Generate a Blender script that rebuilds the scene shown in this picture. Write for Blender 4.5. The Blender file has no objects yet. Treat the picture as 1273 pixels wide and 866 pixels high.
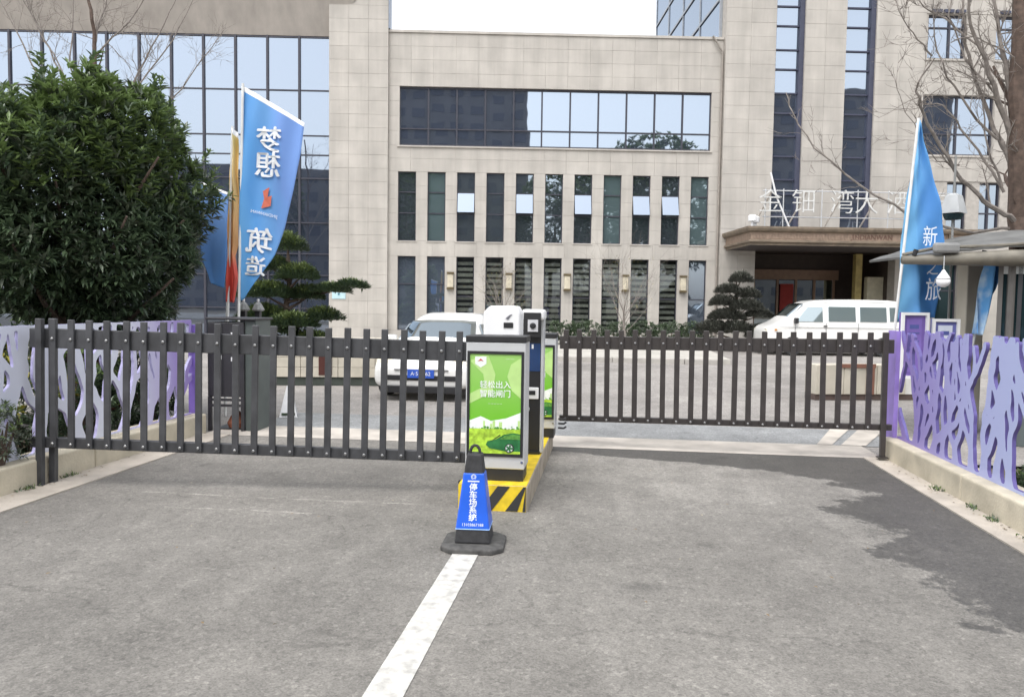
import bpy, bmesh, math, random
import numpy as np
from mathutils import Vector, Matrix
from math import sin, cos, radians, pi, sqrt
random.seed(7); rng = np.random.default_rng(7)
S = bpy.context.scene; COL = S.collection

# ------------------------------------------------------------------ camera
CW, CH, FOC = 1273., 866., 968.
YAW, PITCH, ROLL, HC = radians(7.1), radians(3.25), radians(.8), 1.6
f0 = Vector((-sin(YAW), cos(YAW), 0)); r0 = Vector((cos(YAW), sin(YAW), 0)); zz = Vector((0, 0, 1))
fw = f0*cos(PITCH) - zz*sin(PITCH); up = zz*cos(PITCH) + f0*sin(PITCH)
cr = r0*cos(ROLL) + up*sin(ROLL); cu = -r0*sin(ROLL) + up*cos(ROLL)
CAM = Vector((0, 0, HC))
cam = bpy.data.cameras.new('camera'); camo = bpy.data.objects.new('camera', cam); COL.objects.link(camo)
camo.matrix_world = Matrix(((cr.x, cu.x, -fw.x, 0), (cr.y, cu.y, -fw.y, 0), (cr.z, cu.z, -fw.z, HC), (0, 0, 0, 1)))
cam.sensor_fit = 'HORIZONTAL'; cam.sensor_width = 36; cam.lens = FOC/CW*36; cam.clip_start = .05; cam.clip_end = 2000
S.camera = camo

# ------------------------------------------------------------------ sky, sun, exposure
SUN_EL, SUN_AZ = radians(62), radians(200)      # azimuth measured from +Y towards +X
wd = bpy.data.worlds.new('World'); S.world = wd; wd.use_nodes = True
nt = wd.node_tree; bg = nt.nodes['Background']
sk = nt.nodes.new('ShaderNodeTexSky'); sk.sky_type = 'NISHITA'; sk.sun_disc = False
sk.sun_elevation = SUN_EL; sk.sun_rotation = SUN_AZ; sk.air_density = 1.2; sk.dust_density = 2.5; sk.ozone_density = 1
hs = nt.nodes.new('ShaderNodeHueSaturation'); hs.inputs['Saturation'].default_value = .22
nt.links.new(sk.outputs[0], hs.inputs['Color']); nt.links.new(hs.outputs[0], bg.inputs[0])
bg.inputs[1].default_value = .15
sl = bpy.data.lights.new('sun', 'SUN'); sl.energy = .6; sl.angle = radians(45); sl.color = (1, .975, .94)
so = bpy.data.objects.new('sun', sl); COL.objects.link(so)
sd = Vector((sin(SUN_AZ)*cos(SUN_EL), cos(SUN_AZ)*cos(SUN_EL), sin(SUN_EL)))
so.rotation_euler = sd.to_track_quat('Z', 'Y').to_euler(); so.location = (0, -10, 30)
S.view_settings.view_transform = 'Standard'; S.view_settings.look = 'None'
S.view_settings.exposure = 1.28; S.view_settings.gamma = 1
S.render.engine = 'CYCLES'

# ------------------------------------------------------------------ measuring helpers
def ray(x, y): return fw + cr*((x-CW/2)/FOC) + cu*((CH/2-y)/FOC)
def at(x, y, dep):
    d = ray(x, y); return CAM + d*(dep/d.dot(f0))

# ------------------------------------------------------------------ materials
MATS = {}
def rgb(c): return (c[0], c[1], c[2], 1)
def M(name, col, rough=.6, metal=0, var=.12, scale=6, bump=0, bscale=60, rnd=0, coat=0, spec=.5, ior=None, streak=0, transl=0):
    if name in MATS: return MATS[name]
    m = bpy.data.materials.new(name); m.use_nodes = True; n = m.node_tree.nodes; l = m.node_tree.links
    b = n['Principled BSDF']; b.inputs['Roughness'].default_value = rough; b.inputs['Metallic'].default_value = metal
    b.inputs['Coat Weight'].default_value = coat; b.inputs['Specular IOR Level'].default_value = spec
    if ior: b.inputs['IOR'].default_value = ior
    g = n.new('ShaderNodeNewGeometry')
    nz = n.new('ShaderNodeTexNoise'); nz.inputs['Scale'].default_value = scale; nz.inputs['Detail'].default_value = 5
    l.new(g.outputs['Position'], nz.inputs['Vector'])
    mr = n.new('ShaderNodeMapRange'); mr.inputs[1].default_value = .3; mr.inputs[2].default_value = .7
    mr.inputs[3].default_value = 1-var; mr.inputs[4].default_value = 1+var; l.new(nz.outputs['Fac'], mr.inputs[0])
    src = mr.outputs[0]
    if streak:
        mp = n.new('ShaderNodeMapping'); mp.inputs['Scale'].default_value = (2.6, 2.6, .16); l.new(g.outputs['Position'], mp.inputs[0])
        ns = n.new('ShaderNodeTexNoise'); ns.inputs['Scale'].default_value = 1; ns.inputs['Detail'].default_value = 6; ns.inputs['Roughness'].default_value = .65; l.new(mp.outputs[0], ns.inputs['Vector'])
        ms = n.new('ShaderNodeMapRange'); ms.inputs[1].default_value = .35; ms.inputs[2].default_value = .68; ms.inputs[3].default_value = 1.04; ms.inputs[4].default_value = 1-streak; l.new(ns.outputs['Fac'], ms.inputs[0])
        mk = n.new('ShaderNodeMath'); mk.operation = 'MULTIPLY'; l.new(src, mk.inputs[0]); l.new(ms.outputs[0], mk.inputs[1]); src = mk.outputs[0]
    if rnd:
        oi = n.new('ShaderNodeObjectInfo'); m2 = n.new('ShaderNodeMapRange')
        m2.inputs[3].default_value = 1-rnd; m2.inputs[4].default_value = 1+rnd; l.new(oi.outputs['Random'], m2.inputs[0])
        mm = n.new('ShaderNodeMath'); mm.operation = 'MULTIPLY'; l.new(src, mm.inputs[0]); l.new(m2.outputs[0], mm.inputs[1]); src = mm.outputs[0]
    vm = n.new('ShaderNodeVectorMath'); vm.operation = 'SCALE'; vm.inputs[0].default_value = col[:3]
    l.new(src, vm.inputs['Scale']); l.new(vm.outputs[0], b.inputs['Base Color'])
    if bump:
        n2 = n.new('ShaderNodeTexNoise'); n2.inputs['Scale'].default_value = bscale; n2.inputs['Detail'].default_value = 4
        l.new(g.outputs['Position'], n2.inputs['Vector'])
        bp = n.new('ShaderNodeBump'); bp.inputs['Strength'].default_value = bump; bp.inputs['Distance'].default_value = .01
        l.new(n2.outputs['Fac'], bp.inputs['Height']); l.new(bp.outputs[0], b.inputs['Normal'])
    if transl:
        tl_ = n.new('ShaderNodeBsdfTranslucent'); l.new(vm.outputs[0], tl_.inputs['Color']); mx = n.new('ShaderNodeMixShader'); mx.inputs[0].default_value = transl
        l.new(b.outputs[0], mx.inputs[1]); l.new(tl_.outputs[0], mx.inputs[2]); l.new(mx.outputs[0], n['Material Output'].inputs['Surface'])
    MATS[name] = m; return m

def glass(name, tint, refl, dark, trans=0, rough=.015, wob=.0):
    m = bpy.data.materials.new(name); m.use_nodes = True; n = m.node_tree.nodes; l = m.node_tree.links
    n.remove(n['Principled BSDF']); out = n['Material Output']
    gl = n.new('ShaderNodeBsdfGlossy'); gl.inputs['Color'].default_value = rgb(tint); gl.inputs['Roughness'].default_value = rough
    df = n.new('ShaderNodeBsdfDiffuse'); df.inputs['Color'].default_value = rgb(dark)
    mx = n.new('ShaderNodeMixShader'); lw = n.new('ShaderNodeLayerWeight'); lw.inputs['Blend'].default_value = .35
    mr = n.new('ShaderNodeMapRange'); mr.inputs[3].default_value = refl; mr.inputs[4].default_value = min(1, refl+.45)
    l.new(lw.outputs['Fresnel'], mr.inputs[0]); l.new(mr.outputs[0], mx.inputs[0])
    if trans:
        tr = n.new('ShaderNodeBsdfTransparent'); tr.inputs['Color'].default_value = (.8, .84, .84, 1)
        m3 = n.new('ShaderNodeMixShader'); m3.inputs[0].default_value = trans
        l.new(df.outputs[0], m3.inputs[1]); l.new(tr.outputs[0], m3.inputs[2]); l.new(m3.outputs[0], mx.inputs[1])
    else: l.new(df.outputs[0], mx.inputs[1])
    l.new(gl.outputs[0], mx.inputs[2]); l.new(mx.outputs[0], out.inputs['Surface'])
    if wob:
        g = n.new('ShaderNodeNewGeometry'); nz = n.new('ShaderNodeTexNoise'); nz.inputs['Scale'].default_value = .9; nz.inputs['Detail'].default_value = 1
        l.new(g.outputs['Position'], nz.inputs['Vector'])
        bp = n.new('ShaderNodeBump'); bp.inputs['Strength'].default_value = wob; bp.inputs['Distance'].default_value = .02
        l.new(nz.outputs['Fac'], bp.inputs['Height']); l.new(bp.outputs[0], gl.inputs['Normal'])
    MATS[name] = m; return m

def ramp_mat(name, stops, axis, lo, hi, rough=.6, noise=0, nscale=3):
    """colour printed as a gradient along one world axis"""
    m = bpy.data.materials.new(name); m.use_nodes = True; n = m.node_tree.nodes; l = m.node_tree.links
    b = n['Principled BSDF']; b.inputs['Roughness'].default_value = rough
    g = n.new('ShaderNodeNewGeometry'); sp = n.new('ShaderNodeSeparateXYZ'); l.new(g.outputs['Position'], sp.inputs[0])
    mr = n.new('ShaderNodeMapRange'); mr.inputs[1].default_value = lo; mr.inputs[2].default_value = hi
    src = sp.outputs[axis]
    if noise:
        nz = n.new('ShaderNodeTexNoise'); nz.inputs['Scale'].default_value = nscale; l.new(g.outputs['Position'], nz.inputs['Vector'])
        ma = n.new('ShaderNodeMath'); ma.operation = 'MULTIPLY_ADD'; ma.inputs[1].default_value = noise; l.new(nz.outputs['Fac'], ma.inputs[0]); l.new(src, ma.inputs[2]); src = ma.outputs[0]
    l.new(src, mr.inputs[0]); cr_ = n.new('ShaderNodeValToRGB'); l.new(mr.outputs[0], cr_.inputs[0])
    e = cr_.color_ramp.elements
    e[0].position, e[0].color = stops[0][0], rgb(stops[0][1]); e[1].position, e[1].color = stops[-1][0], rgb(stops[-1][1])
    for p, c in stops[1:-1]:
        q = e.new(p); q.color = rgb(c)
    l.new(cr_.outputs[0], b.inputs['Base Color']); MATS[name] = m; return m

STONE = M('facade_stone', (.465, .434, .392), .75, var=.10, scale=1.1, bump=.15, bscale=18, rnd=.035, streak=.13)
JOINT = M('stone_joint', (.42, .39, .352), .9)
FRAME = M('window_frame', (.045, .045, .06), .45)
GL = glass('curtain_glass', (.50, .565, .65), .60, (.06, .075, .11), wob=.09)
GLW = glass('wing_glass', (.41, .465, .54), .60, (.06, .075, .11), wob=.09)
GLS = glass('see_through_glass', (.58, .66, .76), .38, (.11, .135, .155), trans=.6, wob=.1)
VANGL = glass('van_glass', (.75, .83, .86), .35, (.16, .20, .20))
GLD = glass('window_glass', (.5, .57, .66), .38, (.085, .105, .135), wob=.08)
GLT = glass('teal_glass', (.52, .62, .68), .36, (.11, .155, .165), wob=.08)
GLC = glass('clear_glass', (.6, .65, .7), .10, (.02, .02, .02), trans=.92)
CARGL = glass('car_glass', (.75, .83, .88), .42, (.02, .03, .03))
BOOTHGL = glass('booth_glass', (.4, .55, .6), .05, (.012, .025, .028))
WHITE = M('white_paint', (.8, .8, .8), .4, var=.03)
CARW = M('car_white', (.8, .79, .76), .25, var=.02, coat=.6)
BLACK = M('black_plastic', (.02, .02, .022), .45)
RUBBER = M('rubber', (.03, .03, .032), .75, var=.3, scale=25)
IRON = M('gate_metal', (.053, .054, .058), .45, var=.28, scale=7, spec=.5, bump=.1, bscale=25)
IRON2 = M('gate_metal_brown', (.042, .036, .034), .42, var=.18, scale=9, spec=.6)
BOLT = M('bolt_steel', (.34, .34, .34), .4, metal=.8)
CHROME = M('chrome', (.7, .7, .72), .2, metal=1)
SILVER = M('silver_frame', (.62, .63, .64), .35, metal=.35, var=.05)
KWALL = M('wall_concrete', (.50, .45, .35), .9, var=.2, scale=3.5, bump=.4, bscale=45)
SOIL = M('soil', (.11, .09, .06), .95, var=.4, scale=5, bump=.8, bscale=20)
BARK = M('bark', (.10, .07, .055), .9, var=.35, scale=14, bump=.6, bscale=50)
BARKL = M('pale_bark', (.21, .185, .165), .9, var=.3, scale=14)
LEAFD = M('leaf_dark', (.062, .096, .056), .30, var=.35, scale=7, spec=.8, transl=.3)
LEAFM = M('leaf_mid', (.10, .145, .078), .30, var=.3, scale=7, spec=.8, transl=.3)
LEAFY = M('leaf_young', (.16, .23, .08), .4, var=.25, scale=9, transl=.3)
LEAFG = M('leaf_grey', (.12, .145, .10), .5, var=.25, scale=9)
PINE = M('pine_needles', (.06, .095, .038), .6, var=.4, scale=9)
PINEG = M('pine_needles_grey', (.075, .078, .065), .7, var=.4, scale=9)
YELLOW = M('yellow_paint', (.70, .50, .02), .6, var=.22, scale=9)
HBLACK = M('hazard_black', (.03, .03, .03), .6)

# ------------------------------------------------------------------ mesh helper
class MB:
    def __init__(s): s.v, s.f, s.m = [], [], []
    def add(s, v, f, mi=0):
        o = len(s.v); s.v += [tuple(p) for p in v]; s.f += [tuple(i+o for i in q) for q in f]; s.m += [mi]*len(f); return s
    def box(s, x0, x1, y0, y1, z0, z1, mi=0, rot=None, piv=None):
        v = [Vector((x, y, z)) for z in (z0, z1) for y in (y0, y1) for x in (x0, x1)]
        if rot is not None:
            p = Vector(piv) if piv else Vector(((x0+x1)/2, (y0+y1)/2, (z0+z1)/2)); v = [rot @ (q-p)+p for q in v]
        return s.add(v, [(0, 2, 3, 1), (4, 5, 7, 6), (0, 1, 5, 4), (2, 6, 7, 3), (0, 4, 6, 2), (1, 3, 7, 5)], mi)
    def prism(s, poly, y0, y1, mi=0):     # polygon in x,z pushed along y
        n = len(poly); v = [(x, y0, z) for x, z in poly]+[(x, y1, z) for x, z in poly]
        return s.add(v, [tuple(range(n)), tuple(range(2*n-1, n-1, -1))]+[(i+n, (i+1) % n+n, (i+1) % n, i) for i in range(n)], mi)
    def tube(s, pts, rad, n=8, mi=0, cap=True):
        pts = [Vector(p) for p in pts]; rad = rad if isinstance(rad, (list, tuple)) else [rad]*len(pts)
        v = []; k = len(pts); ref = None
        for i, p in enumerate(pts):
            t = (pts[min(i+1, k-1)]-pts[max(i-1, 0)]).normalized()
            if ref is None: ref = t.orthogonal().normalized()
            a = (ref-t*ref.dot(t)).normalized(); b = t.cross(a); ref = a
            for j in range(n):
                th = 2*pi*j/n; v.append(p+(a*cos(th)+b*sin(th))*rad[i])
        f = [(i*n+j, i*n+(j+1) % n, (i+1)*n+(j+1) % n, (i+1)*n+j) for i in range(k-1) for j in range(n)]
        if cap: f += [tuple(range(n-1, -1, -1)), tuple((k-1)*n+j for j in range(n))]
        return s.add(v, f, mi)
    def lathe(s, c, prof, n=16, mi=0, axis='z'):
        c = Vector(c); v = []
        for r, h in prof:
            for j in range(n):
                a = 2*pi*j/n; q = (r*cos(a), r*sin(a), h)
                v.append(c+Vector(q if axis == 'z' else (q[0], q[2], q[1]) if axis == 'y' else (q[2], q[0], q[1])))
        k = len(prof)
        f = [(i*n+j, i*n+(j+1) % n, (i+1)*n+(j+1) % n, (i+1)*n+j) for i in range(k-1) for j in range(n)]
        f += [tuple(range(n-1, -1, -1)), tuple((k-1)*n+j for j in range(n))]
        return s.add(v, f, mi)
    def build(s, name, mat, parent=None, bevel=0, smooth=False, sub=0, seg=2):
        me = bpy.data.meshes.new(name); me.from_pydata(s.v, [], s.f)
        mats = mat if isinstance(mat, (list, tuple)) else [mat]
        for q in mats: me.materials.append(q)
        me.polygons.foreach_set('material_index', s.m)
        bm = bmesh.new(); bm.from_mesh(me); bmesh.ops.recalc_face_normals(bm, faces=bm.faces); bm.to_mesh(me); bm.free()
        if smooth: me.polygons.foreach_set('use_smooth', [True]*len(me.polygons))
        me.update()
        o = bpy.data.objects.new(name, me); COL.objects.link(o)
        if parent: o.parent = parent
        if bevel:
            b = o.modifiers.new('bevel', 'BEVEL'); b.width = bevel; b.segments = seg; b.limit_method = 'ANGLE'
        if sub:
            b = o.modifiers.new('sub', 'SUBSURF'); b.levels = b.render_levels = sub
        return o
def box(name, mat, b, parent=None, bevel=0): return MB().box(*b).build(name, mat, parent, bevel)
def thing(name, label, cat, loc=(0, 0, 0), rz=0, group=None):
    o = bpy.data.objects.new(name, None); COL.objects.link(o); o.location = loc; o.rotation_euler = (0, 0, rz); o.empty_display_size = .2
    return tag(o, label, cat, group)
def tag(o, label, cat, group=None):
    o['label'] = label; o['category'] = cat
    if group: o['group'] = group
    return o
def struct(o, kind='structure'): o['kind'] = kind; return o
def inst(o, parent, loc=None, scale=None, rot=None):
    c = o.copy(); COL.objects.link(c); c.parent = parent
    if loc is not None: c.location = loc
    if scale is not None: c.scale = scale
    if rot is not None: c.rotation_euler = rot
    return c
def text2d(s, size, ext=0, bold=0):
    cu_ = bpy.data.curves.new('t', 'FONT'); cu_.body = s; cu_.size = size; cu_.align_x = 'CENTER'; cu_.align_y = 'CENTER'; cu_.resolution_u = 3; cu_.extrude = ext; cu_.offset = bold*size
    cu_.space_line = .95
    o = bpy.data.objects.new('t', cu_); COL.objects.link(o); bpy.context.view_layer.update()
    me = bpy.data.meshes.new_from_object(o); v = [tuple(q.co) for q in me.vertices]; f = [tuple(p.vertices) for p in me.polygons]
    bpy.data.objects.remove(o); bpy.data.meshes.remove(me); return v, f

# ------------------------------------------------------------------ ground, road, yard
def asphalt(name, base, wet=None, grain=.22, tint=(1, .94, .845)):
    m = bpy.data.materials.new(name); m.use_nodes = True; n = m.node_tree.nodes; l = m.node_tree.links; b = n['Principled BSDF']
    g = n.new('ShaderNodeNewGeometry'); pos = g.outputs['Position']
    def noise(sc, det=4, ro=.55):
        q = n.new('ShaderNodeTexNoise'); q.inputs['Scale'].default_value = sc; q.inputs['Detail'].default_value = det; q.inputs['Roughness'].default_value = ro
        l.new(pos, q.inputs['Vector']); return q.outputs['Fac']
    def rng_(src, a, b_, c, d):
        q = n.new('ShaderNodeMapRange'); q.inputs[1].default_value = a; q.inputs[2].default_value = b_; q.inputs[3].default_value = c; q.inputs[4].default_value = d; l.new(src, q.inputs[0]); return q.outputs[0]
    def mth(op, a, b_):
        q = n.new('ShaderNodeMath'); q.operation = op
        for i, x in enumerate((a, b_)):
            if isinstance(x, (int, float)): q.inputs[i].default_value = x
            else: l.new(x, q.inputs[i])
        return q.outputs[0]
    vor = n.new('ShaderNodeTexVoronoi'); vor.inputs['Scale'].default_value = 120; l.new(pos, vor.inputs['Vector'])
    sepc = n.new('ShaderNodeSeparateColor'); l.new(vor.outputs['Color'], sepc.inputs[0])
    vb = n.new('ShaderNodeTexVoronoi'); vb.inputs['Scale'].default_value = 48; l.new(pos, vb.inputs['Vector'])
    sepb = n.new('ShaderNodeSeparateColor'); l.new(vb.outputs['Color'], sepb.inputs[0])
    fine = mth('MULTIPLY', rng_(sepc.outputs[0], 0, 1, 1-grain, 1+grain), mth('MULTIPLY', rng_(sepb.outputs[0], .84, .98, 1.0, 1.26), rng_(sepb.outputs[1], .03, .20, .80, 1.0)))
    big = rng_(noise(.42, 4), .32, .68, .80, 1.18); mid = rng_(noise(2.6, 7, .7), .3, .7, .84, 1.16)
    m12 = rng_(noise(13, 5, .65), .3, .7, .90, 1.10)
    val = mth('MULTIPLY', mth('MULTIPLY', fine, m12), mth('MULTIPLY', big, mid))
    # worn pale scuffs running with the traffic
    mp = n.new('ShaderNodeMapping'); mp.inputs['Scale'].default_value = (1.7, .28, 1); l.new(pos, mp.inputs[0])
    q = n.new('ShaderNodeTexNoise'); q.inputs['Scale'].default_value = 1.6; q.inputs['Detail'].default_value = 7; q.inputs['Roughness'].default_value = .68; l.new(mp.outputs[0], q.inputs['Vector'])
    val = mth('MULTIPLY', val, rng_(q.outputs['Fac'], .5, .72, 1.0, 1.22))
    # pale specks, dark drips, cracks
    v2 = n.new('ShaderNodeTexVoronoi'); v2.inputs['Scale'].default_value = 2.6; l.new(pos, v2.inputs['Vector'])
    val = mth('MULTIPLY', val, rng_(mth('ADD', v2.outputs['Distance'], mth('MULTIPLY', noise(40, 2), .03)), .045, .06, 1.45, 1.0))
    v3 = n.new('ShaderNodeTexVoronoi'); v3.inputs['Scale'].default_value = 1.1; l.new(pos, v3.inputs['Vector'])
    val = mth('MULTIPLY', val, rng_(mth('ADD', v3.outputs['Distance'], mth('MULTIPLY', noise(9, 4), .16)), .13, .2, .80, 1.0))
    v4 = n.new('ShaderNodeTexVoronoi'); v4.feature = 'DISTANCE_TO_EDGE'; v4.inputs['Scale'].default_value = .42
    wv = n.new('ShaderNodeVectorMath'); wv.operation = 'MULTIPLY_ADD'; nv = n.new('ShaderNodeTexNoise'); nv.inputs['Scale'].default_value = 2.5; nv.inputs['Detail'].default_value = 6
    l.new(pos, nv.inputs['Vector']); l.new(nv.outputs['Color'], wv.inputs[0]); wv.inputs[1].default_value = (.55, .55, 0); l.new(pos, wv.inputs[2]); l.new(wv.outputs[0], v4.inputs['Vector'])
    crk = mth('MAXIMUM', rng_(v4.outputs['Distance'], .0012, .0040, .80, 1.0), rng_(noise(.8, 2), .47, .56, .0, 1.0)); val = mth('MULTIPLY', val, crk)
    rough = .9
    if wet:
        sp = n.new('ShaderNodeSeparateXYZ'); l.new(pos, sp.inputs[0]); X, Y = sp.outputs[0], sp.outputs[1]
        fc = n.new('ShaderNodeFloatCurve'); yy = rng_(Y, wet['y0'], wet['y1'], 0, 1); l.new(yy, fc.inputs['Value'])
        c = fc.mapping.curves[0]; pts = wet['pts']
        while len(c.points) < len(pts): c.points.new(.5, .5)
        for p, (a, bb) in zip(c.points, pts): p.location = (a, bb); p.handle_type = 'VECTOR'
        fc.mapping.update()
        edge = rng_(fc.outputs[0], 0, 1, wet['x0'], wet['x1'])
        d = mth('SUBTRACT', X, edge)
        d = mth('ADD', d, mth('MULTIPLY', mth('SUBTRACT', noise(2.3, 5, .6), .5), .9))
        d = mth('ADD', d, mth('MULTIPLY', mth('SUBTRACT', noise(5, 9, .82), .5), 1.15))
        w = mth('MULTIPLY', rng_(d, -.02, .05, 0, 1), rng_(mth('ADD', noise(16, 6, .75), mth('MULTIPLY', d, .25)), .36, .46, .45, 1))
        # one small damp spot in the lane
        dx = mth('SUBTRACT', X, .23); dy = mth('SUBTRACT', Y, 4.42)
        dd = mth('SQRT', mth('ADD', mth('MULTIPLY', dx, dx), mth('MULTIPLY', mth('MULTIPLY', dy, dy), 3)), 0)
        dd = mth('ADD', dd, mth('MULTIPLY', mth('SUBTRACT', noise(14, 5, .8), .5), .55))
        w2 = rng_(dd, .02, .2, .6, 0)
        w = mth('MAXIMUM', w, w2)
        val = mth('MULTIPLY', val, rng_(w, 0, 1, 1, .44))
        rr = rng_(w, 0, 1, .9, .62); l.new(rr, b.inputs['Roughness'])
    else: b.inputs['Roughness'].default_value = rough
    vm = n.new('ShaderNodeVectorMath'); vm.operation = 'SCALE'; vm.inputs[0].default_value = (base*tint[0], base*tint[1], base*tint[2])
    if wet:
        for yl, xa, xb in ((5.98, -3.9, -1.4), (5.58, -3.4, -2.2)):
            dl_ = mth('ABSOLUTE', mth('SUBTRACT', mth('ADD', Y, mth('MULTIPLY', mth('SUBTRACT', noise(1.2, 4), .5), .12)), yl), 0)
            ln_ = mth('MULTIPLY', rng_(dl_, .008, .022, 1, 0), rng_(noise(4.5, 4), .44, .56, 0, 1)); ln_ = mth('MULTIPLY', ln_, mth('MULTIPLY', mth('GREATER_THAN', X, xa), mth('LESS_THAN', X, xb)))
            val = mth('MULTIPLY', val, mth('ADD', 1, mth('MULTIPLY', ln_, .55)))
        # dust swept against the island and the concrete strip, browner ground in the entry lane
        dst = mth('ADD', mth('MULTIPLY', rng_(Y, 5.2, 8.0, 0, 1), rng_(X, -2.2, .2, 0, 1)), 0); dst = mth('MULTIPLY', dst, rng_(noise(1.7, 6, .65), .35, .62, .3, 1))
        val = mth('MULTIPLY', val, mth('ADD', 1, mth('MULTIPLY', mth('MULTIPLY', dst, .42), mth('SUBTRACT', 1, w))))
    l.new(val, vm.inputs['Scale']); l.new(vm.outputs[0], b.inputs['Base Color'])
    bp = n.new('ShaderNodeBump'); bp.inputs['Strength'].default_value = .4; bp.inputs['Distance'].default_value = .003
    l.new(sepc.outputs[1], bp.inputs['Height']); l.new(bp.outputs[0], b.inputs['Normal'])
    MATS[name] = m; return m
# wet edge: X threshold as a function of Y (from the kerb inward)
wy0, wy1, wx0, wx1 = 2., 9., -1., 3.
wpts = [(Y, X) for Y, X in ((2, 3.0), (3.6, 2.9), (4.1, 1.95), (4.7, 1.95), (5.2, 1.75), (5.9, 2.0), (6.4, 1.7), (6.95, 2.2), (7.5, 2.0), (7.8, 1.7), (8.0, 1.2), (8.18, .4), (8.35, -.3), (8.6, -.9), (9, -1))]
ASPH = asphalt('road_asphalt', .172, dict(y0=wy0, y1=wy1, x0=wx0, x1=wx1, pts=[((a-wy0)/(wy1-wy0), (b-wx0)/(wx1-wx0)) for a, b in wpts]))
YARD = asphalt('yard_asphalt', .255, grain=.25, tint=(1.0, .93, .86))
PATCH = asphalt('grey_asphalt', .23, grain=.2, tint=(.98, 1, 1))
CONC = M('pale_concrete', (.46, .42, .37), .9, var=.24, scale=2.6, bump=.3, bscale=50)
EDGE = M('edging_concrete', (.43, .385, .33), .9, var=.2, scale=3, bump=.3, bscale=60)
LINE = M('road_line', (.50, .485, .45), .75, var=.30, scale=16, bump=.3, bscale=120)
def sheet(name, mat, x0, x1, y0, y1, z, div=None):
    return struct(MB().add([(x0, y0, z), (x1, y0, z), (x1, y1, z), (x0, y1, z)], [(0, 1, 2, 3)]).build(name, mat))
sheet('ground', SOIL, -600, 600, -600, 600, -.04)
sheet('road', ASPH, -4.45, 2.74, -30, 8.72, 0)
sheet('yard', YARD, -30, 40, 8.6, 33.5, -.006)
sheet('concrete_strip', CONC, -4.8, 2.95, 8.70, 9.46, .004)
sheet('asphalt_patch', PATCH, -4.5, 3.4, 9.46, 10.7, .0)
sheet('street', asphalt('street_asphalt', .2), -120, 120, -32, -3, -.012)
def edging(name, x0, x1, y0, y1):
    return struct(MB().box(x0, x1, y0, y1, -.03, .012).build(name, EDGE))
edging('road_edging', -4.80, -4.45, -2, 8.70)
edging('road_edging', 2.74, 2.96, -2, 8.70)
# the right edging runs on past the gate towards the yard
struct(MB().add([(2.45, 9.46, .008), (2.62, 9.46, .008), (3.3, 11.0, .008), (3.05, 11.0, .008)], [(0, 1, 2, 3)]).build('pavement_strip', CONC))
struct(MB().add([(2.72, 9.46, .008), (3.0, 9.46, .008), (3.75, 11.0, .008), (3.42, 11.0, .008)], [(0, 1, 2, 3)]).build('pavement_strip', CONC))
# raised pavement before the building with its kerb stones
struct(MB().box(-12, 3.4, 22.4, 31.5, -.03, .13).build('pavement', M('paving', (.42, .40, .36), .9, var=.12, scale=1.2)))
kerb = struct(MB().box(-12, -10.9, 22.1, 22.38, -.03, .14).build('kerb', M('kerb_stone', (.36, .34, .31), .85, rnd=.12), bevel=.02))
ks0 = MB().box(0, .99, 22.08, 22.39, -.03, .145).build('kerb_stone', MATS['kerb_stone'], kerb, bevel=.02)
ks0.location.x = -10.89
for i in range(1, 14): inst(ks0, kerb, (-10.89+i*1.0, 0, 0))
# lane line
struct(MB().add([(-.965, -1, .004), (-.80, -1, .004), (-.80, 5.1, .004), (-.965, 5.1, .004)], [(0, 1, 2, 3)]).build('lane_line', LINE))

# ------------------------------------------------------------------ low walls and lattice fences
def low_wall(name, label, x0, x1, ys, z):
    t = thing(name, label, 'wall', ((x0+x1)/2, ys[0], 0))
    for a, b in zip(ys[:-1], ys[1:]):
        mb = MB(); w = (x1-x0)/2; y0, y1 = a-ys[0]+.004, b-ys[0]-.004
        mb.box(-w, w, y0, y1, -.03, z+random.uniform(-.004, .004)); o = mb.build('block', KWALL, t, bevel=.022, seg=3)
    return t
low_wall('low_wall', 'beige concrete kerb wall under the white and lavender cutout fence', -5.10, -4.79, [2.6, 4.7, 6.75, 8.80], .235)
low_wall('low_wall', 'beige concrete kerb wall under the purple and blue cutout fence', 2.96, 3.26, [2.6, 4.6, 6.9, 8.84], .225)

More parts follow.
